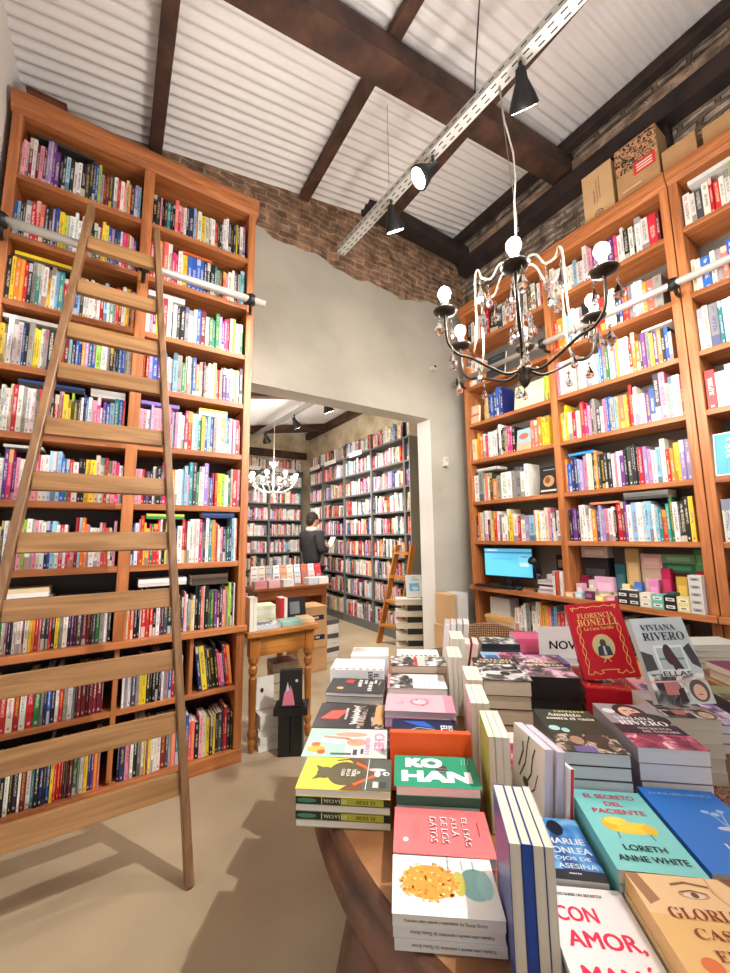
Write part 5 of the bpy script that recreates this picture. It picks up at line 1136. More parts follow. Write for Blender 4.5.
tall = [(1.215, 3.18, (226, 140, 190), .06, .17, 'candy pink'), (1.14, 3.19, (176, 36, 80), .055, .25, 'raspberry'), (1.06, 3.2, (206, 170, 70), .06, .2, 'gold'), (1.55, 3.2, (222, 170, 200), .14, .16, 'blossom pink'), (1.40, 3.2, (226, 214, 150), .05, .12, 'straw yellow'), (1.32, 3.2, (80, 120, 190), .05, .14, 'cornflower'), (.975, 3.2, (226, 150, 70), .07, .18, 'orange'), (1.70, 3.2, (120, 30, 50), .07, .16, 'burgundy'), (1.64, 3.19, (206, 196, 190), .04, .13, 'pale stone')]
for y, x, c, sy, sz, nm in tall: carton(y, x, .9052, sy, .04, sz, c, f"{nm} upright gift box at the back of the counter goods", RND.uniform(-6, 6), 'upright gift boxes on the counter', tuple(min(250, v + 25) for v in c))
# dark boxed goods at the back of that bay
for y, z, sy, sz, c, nm in [(1.63, .9052, .2, .3, (44, 42, 44), 'black boxed set'), (1.45, .9052, .07, .26, (40, 90, 100), 'teal boxed book'), (1.36, .9052, .09, .38, (196, 166, 110), 'tan tall boxed game'), (1.24, .9052, .13, .24, (206, 180, 160), 'rose-tinted boxed game'), (1.24, 1.148, .13, .1, (220, 180, 170), 'pale boxed game on the rose-tinted box'),
                             (1.085, .9052, .165, .22, (90, 30, 40), 'dark red boxed game'), (1.08, 1.128, .18, .06, (50, 110, 80), 'green boxed game on the dark red box'), (1.08, 1.19, .18, .06, (120, 170, 130), 'light green boxed game on top of two others'), (.952, .9052, .08, .24, (176, 46, 50), 'red boxed game beside the double posts'), (.952, 1.148, .08, .14, (90, 150, 100), 'leaf green boxed game near the double posts'), (1.63, 1.208, .2, .085, (206, 190, 176), 'cream boxed set on the black one')]:
    carton(y, 3.275, z, sy, .1, sz, c, nm + ' at the back of the counter', 0, 'boxed games at the back of the counter', tuple(min(250, v + 30) for v in c))
carton(2.02, 3.26, .9052, .07, .05, .14, (226, 224, 220), 'white leaflet box behind the magazine heap', 0, None, (180, 176, 176)); carton(1.91, 3.26, .9052, .12, .05, .16, (120, 96, 70), 'brown decorated tin box behind the magazine heap', 0, None, (90, 120, 90))
carton(1.93, 3.28, 1.0662, .1, .012, .15, (40, 34, 34), 'small dark framed picture above the magazine heap', 0, None, (150, 120, 100))
# end bay counter goods
for k in range(4): carton(.70, 3.06, .9052 + .075 * k, .12, .09, .0745, [(206, 204, 202), (60, 58, 60), (226, 222, 220), (90, 88, 92)][k], f"stacked card box beyond the double posts, {ordw(k + 1)} from the counter", 0, 'card boxes beyond the double posts', (170, 168, 170))
# things below the counter
for k in range(3):
    book(T(3.17, 2.45 + .01 * k, .5502 + .03 * k) @ RZ(-90 + 4 * k), .3, .22, .029, [(190, 184, 176), (206, 160, 96), (214, 170, 110)][k], ['grey folder at the bottom of the heap under the counter', 'brown envelope in the heap under the counter', 'tan envelope on top of the heap under the counter'][k], None, 'f', PAGE)
book(T(3.17, 1.62, .836) @ RZ(-90), .2, .14, .014, (214, 190, 130), 'cream notebook lying on the books under the counter', None, 'f', PAGE)
carton(2.47, 3.17, .6405, .22, .14, .16, (196, 192, 188), 'white paper bundle standing on the envelopes under the counter', 0)

# cardboard boxes on the counter bookcase
def cbox(name, M, sx_, sy, sz, mat, label, dec=None, group=None):
    o = thing(name, label, 'box', M, group)
    g = G(); g.box(-sx_ / 2, sx_ / 2, -sy / 2, sy / 2, 0, sz, mat); bevel(g.build('carton', o), .004)
    if dec: dec(o)
    return o
def dec1(o):
    g = G(); g.M = T(-.1005, 0, .1) @ RZ(-90) @ RX(90)
    cover_art(g, [('line', [(.028 * math.cos(i * .45), -.03 + .028 * math.sin(i * .45)) for i in range(15)], .006, (60, 44, 34)), ('line', [(-.012, -.03), (.0, -.015), (.012, -.03), (0, -.045), (-.012, -.03)], .005, (60, 44, 34))], 0)
    g.build('printed_mark', o)
    g = G(); g.M = T(-.1005, 0, .1) @ RZ(-90) @ RX(90)
    cover_art(g, marks(.016, .19, .2, .01, 18, (146, 112, 80), True) + marks(-.004, .16, .2, .01, 18, (146, 112, 80), True) + marks(-.024, .12, .12, .01, 12, (146, 112, 80), True), 0)
    g.build('printed_lines', o)
cbox('cardboard_box', T(3.19, 1.295, 3.866), .2, .225, .46, 'cardboard_pale', 'pale cardboard box with a round printed mark on the counter bookcase', None if False else (lambda o: dec1(o)))
def dec2(o):
    g = G(); g.box(-.1012, -.1004, -.135, .135, .24, .46, 'leopard_print'); g.build('patterned_wrap', o)
    g = G(); g.box(-.102, -.1014, -.12, .02, .17, .27, 'matte_card', lin((214, 70, 62)))
    for i in range(3): g.box(-.1024, -.1021, -.1, .0, .19 + .022 * i, .2 + .022 * i, 'matte_card', lin((240, 226, 220)))
    g.build('red_label', o)
    g = G(); g.box(-.1012, -.1004, -.02, .1, .09, .1, 'matte_card', lin((216, 190, 160))); g.build('tape', o)
cbox('cardboard_box', T(3.19, 1.02, 3.866), .2, .275, .47, 'cardboard', 'cardboard box with a leopard-pattern top half and red label', dec2)
cbox('cardboard_box', T(3.2, .775, 3.866), .2, .19, .21, 'cardboard', 'low plain cardboard box between the leopard box and open carton')
cbox('cardboard_box', T(3.21, .55, 3.866), .2, .2, .19, 'cardboard', 'open cardboard carton at the end of the bookcase top')
g = G(); g.box(-.012, .012, -.3, .3, 0, .24, 'cardboard'); o = g.build('cardboard_sheet', None, False, T(3.22, 1.76, 3.868) @ RY(28)); o.location.z += .008; tag(o, 'flattened cardboard sheet leaning on the stone wall above the bookcase', 'cardboard')
g = G(); g.box(-.012, .012, -.2, .2, 0, .2, 'cardboard'); o = g.build('cardboard_sheet', None, False, T(3.22, 2.42, 3.868) @ RY(25)); tag(o, 'small cardboard sheet leaning in the corner above the bookcase', 'cardboard')

# wicker chair behind the table (its back shows)
W = thing('wicker_chair', 'woven wicker chair behind the display table by the counter', 'chair', tp(.86, 2.82, 0, -2))
def wback(g):
    n = 20; ring = []
    for i in range(n + 1):
        a = PI * i / n; x = .27 * math.cos(a); top = .62 + .14 * max(0, math.sin(a)) ** .7; y = .0 + .10 * math.sin(a)
        ring.append(g.pts([(x, y, .42), (x, y, top), (x * .93, y - .03, top), (x * .93, y - .03, .42)]))
    for i in range(n):
        for k in range(4): g.face([ring[i] + k, ring[i + 1] + k, ring[i + 1] + (k + 1) % 4, ring[i] + (k + 1) % 4], 'wicker')
part(wback, 'backrest', W); pbox('seat', W, -.24, .24, -.36, .06, .38, .42, 'wicker', .01)
for sx_ in (-.21, .21):
    for sy_ in (-.33, .03):
        g = G(); g.tube([(sx_, sy_, .39), (sx_, sy_, 0)], .02, 'honey_wood_z', 10); g.build('leg', W, True)

# cartons by the plaster wall
cbox('cardboard_box', T(2.83, 2.84, 0) , .28, .2, .54, 'cardboard_pale', 'tall pale cardboard carton on the floor between doorway and counter')
cbox('cardboard_box', T(2.755, 2.84, .541), .1, .18, .29, 'cardboard_pale', 'narrow tan cardboard box standing on the tall carton')
cbox('paper_bundle', T(2.895, 2.83, .541), .14, .18, .29, 'white_plastic', 'white paper bundle standing on the tall carton')

# ------------------------------------------------------------------ small turned-leg table in the doorway
S = thing('side_table', 'honey-coloured table with turned legs standing in the doorway', 'table', (.79, 2.66, 0))
pbox('tabletop', S, -.02, .50, -.03, .66, .735, .77, 'honey_wood', .005)
pbox('apron', S, .02, .46, .015, .035, .60, .735, 'honey_wood', .002); pbox('apron', S, .44, .46, .035, .6, .60, .735, 'honey_wood', .002)
LP = [(.026, .60), (.026, .735)]
prof = [(.014, 0), (.02, .02), (.026, .06), (.018, .085), (.028, .11), (.028, .13), (.02, .15), (.024, .3), (.027, .46), (.018, .475), (.03, .50), (.03, .53), (.02, .545), (.034, .57), (.034, .60)]
for lx, ly in ((.04, .035), (.44, .035), (.04, .6), (.44, .6)):
    g = G(); g.lathe(prof, 'honey_wood_z', 14, (lx, ly, 0)); g.box(lx - .034, lx + .034, ly - .034, ly + .034, .6, .735, 'honey_wood_z'); g.build('leg', S)
def fb(x, y, z, w, h, t, col, lab, grp=None, rot=0, spine='f', page=PAGE, art=(), hard=False, txt=()):
    return book(T(x, y, z) @ RZ(rot), w, h, t, col, lab, grp, spine, page, art, txt, hard)
zt = .7704
fb(.915, 2.745, zt, .2, .14, .03, (190, 204, 214), 'pale blue landscape book at the front edge of the doorway table', None, -3, 'f', PW, [('photo', -.09, -.06, .09, .06, 'bw_photo')])
fb(1.105, 2.75, zt, .15, .14, .03, (150, 196, 186), 'mint and white book at the front edge of the doorway table', None, -3, 'f', PW)
fb(1.24, 2.78, zt, .1, .15, .028, (226, 200, 160), 'peach book at the corner of the doorway table', None, -3, 'f', PW)
for k in range(4): fb(.94, 2.93, zt + .032 * k, .2, .15, .0315, [(206, 206, 206), (214, 214, 170), (226, 226, 220), (214, 220, 180)][k], f"pale book in the flat pile behind the landscape book, {ordw(4 - k)} from top", 'pale flat pile on the doorway table', RND.uniform(-4, 4), 'f', PW)
for k in range(2):
    B = T(1.075 + .026 * k, 2.9, zt) @ Matrix(((0, 0, 1, 0), (1, 0, 0, 0), (0, 1, 0, .085), (0, 0, 0, 1)))
    book(B, .12, .17, .024, [(206, 40, 46), (230, 226, 220)][k], ['red upright book in the middle of the doorway table', 'white upright book next to the red one on the doorway table'][k], None, 'l', PW)
M = T(1.21, 2.895, zt) @ RX(80) @ T(0, .08, 0)
book(M, .16, .16, .03, (28, 28, 32), 'black square book with grey picture standing on the doorway table', None, 'l', PW, [('rect', -.05, -.045, .03, .045, (110, 112, 116))])
for k in range(2):
    B = T(.79 + .026 * k, 2.665, zt) @ Matrix(((0, 0, 1, 0), (1, 0, 0, .055), (0, 1, 0, .11), (0, 0, 0, 1)))
    book(B, .11, .22, .024, (228, 224, 210), ['white upright book touching the ladder bookcase', 'white upright book second from the ladder bookcase'][k], 'white uprights at the table edge', 'l', (232, 226, 208))
# under it
for k in range(5): fb(.96, 2.735 + .004 * k, .0004 + .044 * k, .17, .15, .043, (226, 222, 212), f"white thick book in the floor pile by the turned leg, {ordw(5 - k)} from top", 'white floor pile under the doorway table', RND.uniform(-5, 5), 'f' if k % 2 else 'b', PW)
M = T(.94, 2.79, .2212) @ RX(84) @ T(0, .1, 0); book(M, .13, .2, .03, (226, 222, 214), 'white book with a dark dot standing on the floor pile', None, 'l', PW, [('ell', -.02, .02, .012, .016, (70, 40, 40))])
for k in range(7): fb(1.13, 2.93, .0004 + .068 * k, .2, .15, .067, [(120, 40, 44), (206, 196, 176), (110, 36, 40), (206, 196, 176), (120, 90, 60), (200, 190, 170), (124, 50, 44)][k], f"bound volume in the tall pile beneath the doorway table, {ordw(7 - k)} from top", 'bound volumes beneath the doorway table', RND.uniform(-5, 5), 'f' if k % 2 else 'b', (206, 190, 160), (), True)
# black display: blocks of black boxed sets
for k in range(2):
    pos = [(1.015, 2.575), (1.085, 2.535)][k]
    g = G(); g.M = T(pos[0], pos[1], 0) @ RZ(-30); g.box(-.038, .038, -.055, .055, 0, .25, 'black_plastic'); o = g.build('boxed_set'); bevel(o, .004)
    tag(o, ['black boxed book set standing on the floor, nearer the turned leg', 'black boxed book set standing on the floor, farther from the turned leg'][k], 'boxed set', 'black floor boxes')
g = G(); g.M = T(1.055, 2.56, .2506) @ RZ(-30); g.box(-.11, .11, -.075, .065, 0, .05, 'black_plastic'); o = g.build('boxed_set'); bevel(o, .004); tag(o, 'flat black boxed set lying across the two upright ones', 'boxed set')
bk = book(T(1.035, 2.53, .3055) @ RZ(-28) @ RX(84) @ T(0, .11, 0), .14, .22, .05, (30, 30, 32), 'black book with a pink pointed tower and small moon', None, 'l', (60, 58, 58), [('poly', [(-.05, -.1), (.03, -.1), (.015, -.02), (.0, .02), (-.008, -.01), (-.018, .04), (-.028, -.01), (-.04, -.03)], (206, 120, 140)), ('poly', [(-.03, -.02), (-.018, .04), (-.006, -.01)], (190, 196, 206)), ('ell', .04, .045, .009, .009, (206, 200, 180))], (), True)
book(T(1.098, 2.60, .3012) @ RZ(-28) @ RX(88) @ T(0, .1, 0), .09, .2, .045, (36, 34, 34), 'plain black book standing behind the pink tower book', None, 'l', (60, 58, 58))

# ------------------------------------------------------------------ back room furniture
def kshelf(frame, x0, x1, label, endpanel=False):
    U = thing('shelving_unit', label, 'shelving unit', frame)
    pbox('side_panel', U, x0, x0 + .018, 0, .22, 0, 2.76, 'grey_metal_shelf'); pbox('side_panel', U, x1 - .018, x1, 0, .22, 0, 2.76, 'grey_metal_panel' if endpanel else 'grey_metal_shelf')
    for z in ZK: pbox('shelf', U, x0 + .018, x1 - .018, 0, .22, z - .024, z - .0005, 'grey_metal_shelf')
    pbox('back_panel', U, x0 + .018, x1 - .018, .215, .225, 0, 2.73, 'grey_metal_shelf'); pbox('plinth', U, x0 + .018, x1 - .018, .005, .02, 0, .096, 'grey_metal_shelf')
FKs = T(3.29, 0, 0) @ RZ(-90)
labs = ['narrow grey shelving end unit next to the doorway reveal', 'grey metal shelving unit behind the small step ladder', 'grey metal shelving unit second from the step ladder', 'grey metal shelving unit third from the step ladder', 'grey metal shelving unit nearest the back room corner']
for b in range(5): kshelf(FKs, -UY[b + 1], -UY[b] - .001, labs[b], b == 0)
kshelf(T(0, 7.5, 0), 1.63, 2.56, 'grey shelving unit on the end wall behind the crystal chandelier'); kshelf(T(0, 7.5, 0), 2.562, 3.285, 'grey shelving unit on the end wall at the corner')
for k, (ya, yb) in enumerate(((5.17, 5.56), (6.05, 6.5), (6.72, 7.15))):
    g = G(); g.box(3.278, 3.284, ya, yb, 2.72, 2.80, 'matte_card', lin((236, 234, 230))); o = g.build('shelf_sign'); tag(o, ['white section sign on the grey shelves nearest the doorway', 'white section sign in the middle of the grey shelves', 'white section sign nearest the back room corner'][k], 'sign')
for k, (xa, xb_) in enumerate(((1.75, 2.35), (2.62, 3.1))):
    g = G(); g.box(xa, xb_, 7.486, 7.492, 2.72, 2.80, 'matte_card', lin((236, 234, 230))); o = g.build('shelf_sign'); tag(o, ['white section sign on the end wall above the chandelier', 'white section sign on the end wall near the corner'][k], 'sign')
# step ladder
K = thing('step_ladder', 'small wooden step ladder leaning on the grey shelves', 'ladder')
a0, a1 = Vector((3.0, 4.35, 0)), Vector((3.235, 4.20, 1.27)); b0, b1 = Vector((3.1, 4.04, 0)), Vector((3.245, 3.90, 1.27))
for a, b in ((a0, a1), (b0, b1)):
    g = G(); o0 = g.pts([a + Vector(q) for q in ((-.04, -.014, 0), (.04, -.014, 0), (.04, .014, 0), (-.04, .014, 0))]); o1 = g.pts([b + Vector(q) for q in ((-.04, -.014, 0), (.04, -.014, 0), (.04, .014, 0), (-.04, .014, 0))])
    for i in range(4): g.face([o0 + i, o0 + (i + 1) % 4, o1 + (i + 1) % 4, o1 + i], 'honey_wood_z')
    g.face([o0 + 3, o0 + 2, o0 + 1, o0], 'honey_wood_z'); g.face([o1, o1 + 1, o1 + 2, o1 + 3], 'honey_wood_z'); g.build('stringer', K)
for i in range(4):
    t = (.2 + .25 * i) / 1.0 * .98; p, q = a0.lerp(a1, t), b0.lerp(b1, t)
    g = G(); o0 = g.pts([p + Vector(v) for v in ((-.05, -.014, -.03), (.04, -.014, -.03), (.04, -.014, .0), (-.05, -.014, .0))]); o1 = g.pts([q + Vector(v) for v in ((-.05, .014, -.03), (.04, .014, -.03), (.04, .014, .0), (-.05, .014, .0))])
    for i in range(4): g.face([o0 + i, o1 + i, o1 + (i + 1) % 4, o0 + (i + 1) % 4], 'honey_wood')
    g.face([o0, o0 + 1, o0 + 2, o0 + 3], 'honey_wood'); g.face([o1 + 3, o1 + 2, o1 + 1, o1], 'honey_wood'); g.build('tread', K)
# pile of white books beside it, every second one turned
for k in range(10):
    dark = k % 2 == 0
    fb(3.0 + (.085 if dark else -.02), 3.68 - (.05 if dark else -.01), .0004 + .066 * k, .3, .2, .065, (40, 40, 42) if dark else (220, 216, 206), f"thick book in the floor pile beside the step ladder, {ordw(10 - k)} from top, {'black cover' if dark else 'white cover'}", 'floor pile beside the step ladder', (-30 if dark else -34), 'f' if dark else 'b', (222, 216, 200), (), True)
book(T(3.05, 3.66, .664) @ RZ(-28) @ RX(76) @ T(0, .13, 0), .19, .26, .035, (214, 222, 226), 'white and sky blue book standing on the floor pile beside the step ladder', None, 'l', PW, [('rect', -.06, -.06, .06, .03, (110, 176, 220)), ('ell', .01, -.03, .04, .02, (190, 214, 226)), ('line', [(-.03, .07), (.05, .07)], .012, (120, 170, 206)), ('line', [(-.02, .1), (.03, .1)], .01, (140, 180, 206))])
# back table and what is on it
Bt = thing('book_table', 'brown wooden table loaded with books in the back room', 'table', (2.08, 5.05, 0))
pbox('tabletop', Bt, -.56, .56, -.06, .4, .70, .735, 'back_table_wood', .004)
pbox('apron', Bt, -.5, .5, -.02, .0, .58, .70, 'back_table_wood'); pbox('side_panel', Bt, .44, .5, .0, .36, 0, .70, 'back_table_wood'); pbox('side_panel', Bt, -.5, -.44, .0, .36, 0, .70, 'back_table_wood'); pbox('back_panel', Bt, -.44, .44, .33, .36, .05, .70, 'back_table_wood')
z2 = .7354
tc_ = [(1.62, (226, 150, 160), 'pink'), (1.80, (236, 180, 190), 'rose'), (2.0, (230, 226, 222), 'white'), (2.36, (206, 214, 226), 'pale blue'), (2.52, (236, 232, 226), 'ivory')]
for k, (x, c, nm) in enumerate(tc_):
    for j in range(3): fb(x, 5.09, z2 + .03 * j, .15, .17, .0295, jit(c, 6), f"{nm} book in the low front pile of the back room table, {ordw(3 - j)} from top", f"{nm} pile on the back room table", 0, 'f', PW)
bt_cards = [(1.60, 'white', (232, 228, 226)), (1.70, 'ivory', (226, 216, 196)), (1.80, 'grey', (170, 168, 170)), (1.91, 'pearl white', (228, 228, 232)), (2.01, 'salmon', (214, 150, 120)), (2.11, 'cream', (226, 214, 200)), (2.22, 'pale blue', (196, 208, 220)), (2.33, 'terracotta', (190, 100, 74)), (2.44, 'pale pink', (226, 196, 200)), (2.55, 'crimson', (200, 50, 64))]
for k, (x, nm, c) in enumerate(bt_cards):
    for q, (yy, hh) in enumerate(((5.24, .17), (5.33, .26))):
        c2 = c if q == 0 else tuple(min(240, v + 14) for v in c)
        M = T(x + .03 * q, yy, z2) @ RX(80 + 2 * q) @ T(0, hh / 2 + .004, 0)
        a_ = [('rect', -.03, -.01 * (k % 3), .03, .02 + .012 * (k % 2), jit((176, 150, 146), 40)), ('line', [(-.03, hh * .36), (.028, hh * .36)], .008, jit((120, 110, 116), 40)), ('line', [(-.02, -hh * .36), (.02, -hh * .36)], .005, jit((140, 120, 120), 40))]
        book(M, .092, hh, .022, c2, f"{nm} face-out {'small' if q == 0 else 'tall'} book standing {'in the front' if q == 0 else 'along the back'} row of the back room table", None, 'l', PW, a_)
# cartons and stack
def flap(o):
    g = G(); g.box(-.135, .135, -.0 - .152, -.151, .08, .13, 'matte_card', lin((44, 40, 60))); g.build('printed_band', o)
    g = G(); g.M = T(0, -.1515, .105) @ RX(90); cover_art(g, marks(.03, 0, .1, .03, 6, (206, 186, 156)), 0); g.build('printed_lines', o)
cbox('cardboard_box', T(1.80, 3.98, 0), .34, .3, .24, 'cardboard', 'cardboard carton on the floor at the bottom of three')
cbox('cardboard_box', T(1.80, 3.97, .241), .34, .3, .2, 'cardboard', 'cardboard carton with a dark printed band in the middle of three', flap)
cbox('cardboard_box', T(1.79, 3.97, .442), .34, .3, .22, 'cardboard', 'cardboard carton on top of three under the back room lamps', flap)
for k in range(9): fb(2.13, 4.12, .0004 + .05 * k, .2, .16, .049, [(226, 222, 214), (200, 196, 190), (90, 88, 90)][k % 3], f"book in the floor pile beside the cardboard cartons, {ordw(9 - k)} from top", 'floor pile beside the cartons', RND.uniform(-9, 9), 'f' if k % 3 == 2 else 'b', PW)

# person
P = thing('person', 'person in a dark jacket with pale collar browsing the grey shelves', 'person', T(2.70, 5.80, 0) @ RZ(-78))
def skin(name, parent, verts, edges, radii, mat, sub=2):
    me = bpy.data.meshes.new(name); me.from_pydata(verts, edges, []); o = bpy.data.objects.new(name, me); COL.objects.link(o)
    m = o.modifiers.new('skin', 'SKIN'); m.use_smooth_shade = True
    for v, r in zip(me.skin_vertices[0].data, radii): v.radius = r if isinstance(r, tuple) else (r, r)
    me.skin_vertices[0].data[0].use_root = True
    s = o.modifiers.new('sub', 'SUBSURF'); s.levels = sub; s.render_levels = sub
    bpy.context.view_layer.update()
    me2 = bpy.data.meshes.new_from_object(o.evaluated_get(bpy.context.evaluated_depsgraph_get()))
    me2.name = name; me2.materials.clear(); me2.materials.append(MATS[mat]); me2.polygons.foreach_set('use_smooth', [True] * len(me2.polygons))
    o.modifiers.clear(); o.data = me2; o.parent = parent; return o
# facing local +y ; forearms raised in front holding a book
bv = [(0, 0, .92), (0, .0, 1.1), (0, -.01, 1.3), (0, -.015, 1.46), (0, .0, 1.54), (0, .02, 1.60), (0, .03, 1.68),
      (.09, 0, .88), (.1, .01, .5), (.1, -.02, .09), (.11, .1, .04), (-.09, 0, .88), (-.1, .01, .5), (-.1, -.02, .09), (-.11, .1, .04),
      (.19, -.01, 1.43), (.24, .0, 1.16), (.12, .23, 1.2), (.05, .29, 1.24), (-.19, -.01, 1.43), (-.24, .0, 1.16), (-.12, .23, 1.2), (-.05, .29, 1.24)]
be = [(0, 1), (1, 2), (2, 3), (3, 4), (4, 5), (5, 6), (0, 7), (7, 8), (8, 9), (9, 10), (0, 11), (11, 12), (12, 13), (13, 14), (3, 15), (15, 16), (16, 17), (17, 18), (3, 19), (19, 20), (20, 21), (21, 22)]
brr = [(.14, .1), (.12, .09), (.13, .09), (.08, .07), .055, .07, .065, .09, .06, .042, .04, .09, .06, .042, .04, .045, .04, .034, .035, .045, .04, .034, .035]
skin('body', P, bv, be, brr, 'skin')
skin('trousers', P, [(0, 0, .95), (.09, 0, .86), (.1, .01, .5), (.1, -.02, .1), (-.09, 0, .86), (-.1, .01, .5), (-.1, -.02, .1)], [(0, 1), (1, 2), (2, 3), (0, 4), (4, 5), (5, 6)], [(.165, .125), .11, .08, .07, .11, .08, .07], 'trousers_dark')
skin('jacket', P, [(0, 0, .9), (0, -.0, 1.1), (0, -.01, 1.3), (0, -.015, 1.46), (.19, -.01, 1.44), (.26, .0, 1.16), (.14, .21, 1.2), (-.19, -.01, 1.44), (-.26, .0, 1.16), (-.14, .21, 1.2)], [(0, 1), (1, 2), (2, 3), (3, 4), (4, 5), (5, 6), (3, 7), (7, 8), (8, 9)], [(.19, .14), (.18, .135), (.2, .14), (.16, .115), .088, .075, .058, .088, .075, .058], 'denim_black')
g = G(); g.M = T(0, -.0, 1.505); g.lathe([(.07, -.03), (.105, -.02), (.11, .02), (.085, .045), (.07, .04)], 'fleece', 18, (0, 0, 0), WHITE, 1, .9); g.build('collar', P, True)
g = G(); g.ball((0, .03, 1.66), .1, 'skin', 16, 12, WHITE, (.82, 1.0, 1.18)); g.ball((0, .128, 1.645), .016, 'skin', 8, 6, WHITE, (.8, 1.3, 1.3)); g.ball((.084, .02, 1.65), .022, 'skin', 8, 6, WHITE, (.4, .8, 1.3)); g.ball((-.084, .02, 1.65), .022, 'skin', 8, 6, WHITE, (.4, .8, 1.3)); g.build('head', P, True)
g = G(); g.ball((0, .01, 1.695), .105, 'hair_dark', 16, 12, WHITE, (.87, 1.0, 1.02)); g.ball((0, -.035, 1.65), .085, 'hair_dark', 14, 10, WHITE, (.9, .8, 1.0)); g.build('hair', P, True)
for sx_ in (-1, 1):
    for k in range(5):
        g = G(); x = sx_ * (.05 + .0); a = Vector((sx_ * .045, .30, 1.235 - .012 * (k - 2)))
        if k < 4: g.tube([a, a + Vector((-sx_ * .02, .035, .0)), a + Vector((-sx_ * .045, .045, .003)), a + Vector((-sx_ * .06, .03, .004))], [.009, .0085, .008, .006], 'skin', 8)
        else: g.tube([Vector((sx_ * .05, .285, 1.255)), Vector((sx_ * .03, .29, 1.285)), Vector((sx_ * .012, .305, 1.3))], [.01, .009, .007], 'skin', 8)
        g.build('finger' if k < 4 else 'thumb', P, True)
hb = book(T(2.70, 5.80, 0) @ RZ(-78) @ T(0, .415, 1.30) @ RX(60), .13, .19, .012, (226, 222, 214), 'pale book held up by the browsing person', None, 'l', PW)

# ------------------------------------------------------------------ lights and fittings
def chandelier_main():
    cx, cy = 1.614, 1.068
    C = thing('chandelier', 'dark metal six-arm chandelier with bare bulbs and glass drops', 'chandelier', (cx, cy, 0))
    g = G(); g.lathe([(.008, 2.10), (.02, 2.115), (.03, 2.14), (.022, 2.16), (.034, 2.175), (.034, 2.195), (.018, 2.21), (.014, 2.25), (.013, 2.66), (.022, 2.68), (.03, 2.71), (.018, 2.74), (.01, 2.78), (.006, 2.80)], 'bronze', 16); g.build('stem', C, True)
    rdm = random.Random(8)
    for k in range(6):
        a = rad(212.15 + 60 * k); c_, s_ = math.cos(a), math.sin(a)
        pt = lambda r, z, da=0: (r * math.cos(a + da), r * math.sin(a + da), z)
        def smooth(P, n=5):
            P = [Vector(p) for p in P]; out = []
            for i in range(len(P) - 1):
                p0, p1, p2, p3 = P[max(i - 1, 0)], P[i], P[i + 1], P[min(i + 2, len(P) - 1)]
                for j in range(n):
                    t = j / n; out.append(.5 * ((2 * p1) + (p2 - p0) * t + (2 * p0 - 5 * p1 + 4 * p2 - p3) * t * t + (3 * p1 - p0 - 3 * p2 + p3) * t ** 3))
            return out + [P[-1]]
        g = G(); g.tube(smooth([pt(.025, 2.185), pt(.09, 2.165), pt(.18, 2.20), pt(.26, 2.24), pt(.33, 2.26), pt(.372, 2.32), pt(.38, 2.42), pt(.38, 2.46)]), .0075, 'bronze', 8); arm = g.build('arm', C, True)
        g = G(); g.lathe([(.012, 2.452), (.045, 2.462), (.058, 2.474), (.056, 2.478), (.02, 2.474)], 'bronze', 18, pt(.38, 0)); g.build('drip_cup', arm, True)
        g = G(); g.lathe([(.017, 2.474), (.017, 2.52), (.019, 2.53)], 'candle_sleeve', 12, pt(.38, 0)); g.build('candle_sleeve', arm, True)
        g = G(); p = pt(.38, 2.565); g.ball(p, .03, 'bulb_glow', 14, 10, WHITE, (1, 1, 1.1)); g.build('bulb', arm, True)
        g = G(); g.tube(smooth([pt(.012, 2.70), pt(.06, 2.745), pt(.10, 2.73), pt(.14, 2.66), pt(.19, 2.66), pt(.205, 2.70), pt(.222, 2.66), pt(.224, 2.5), pt(.23, 2.36), pt(.25, 2.26)]), .0055, 'silver_rod', 7); g.build('scroll', C, True)
        def drop(r, z, L, w, da=0):
            g = G(); q = pt(r, z, da)
            g.tube([(q[0], q[1], z + .035), (q[0], q[1], z - .002)], .0012, 'silver_rod', 5)
            g.lathe([(.0015, 0), (w * .35, -L * .2), (w, -L * .68), (w * .75, -L * .9), (.001, -L)], 'crystal', 7, q); g.ball((q[0], q[1], z + .012), .008, 'crystal', 7, 5); g.build('crystal_drop', C)
        drop(.42, 2.41, .075, .026, .06); drop(.345, 2.41, .08, .016, -.05); drop(.37, 2.24, .07, .022, .12)
        drop(.205, 2.61, .11, .022, .08); drop(.15, 2.60, .09, .018, -.1); drop(.06, 2.60 - .05 * (k % 3), .06, .015, .3); drop(.05, 2.42 - .05 * (k % 2), .05, .015, -.3)
        drop(.23, 2.17, .06, .016, .04)
    g = G(); g.tube([(-.035, .01, 3.768), (-.028, .0, 3.55), (-.0, -.02, 3.36), (.012, -.015, 3.22), (-.012, -.015, 3.08), (-.01, -.01, 2.95), (0, 0, 2.79)], .0045, 'cord_white', 7); g.build('cord', C, True)
    g = G(); g.tube([(-.035, .015, 3.768), (-.022, -.0, 3.4), (.004, -.012, 3.0), (0, 0, 2.79)], .0025, 'silver_rod', 6); g.ball((.004, -.006, 2.93), .012, 'crystal', 8, 6); g.build('chain', C, True)
chandelier_main()
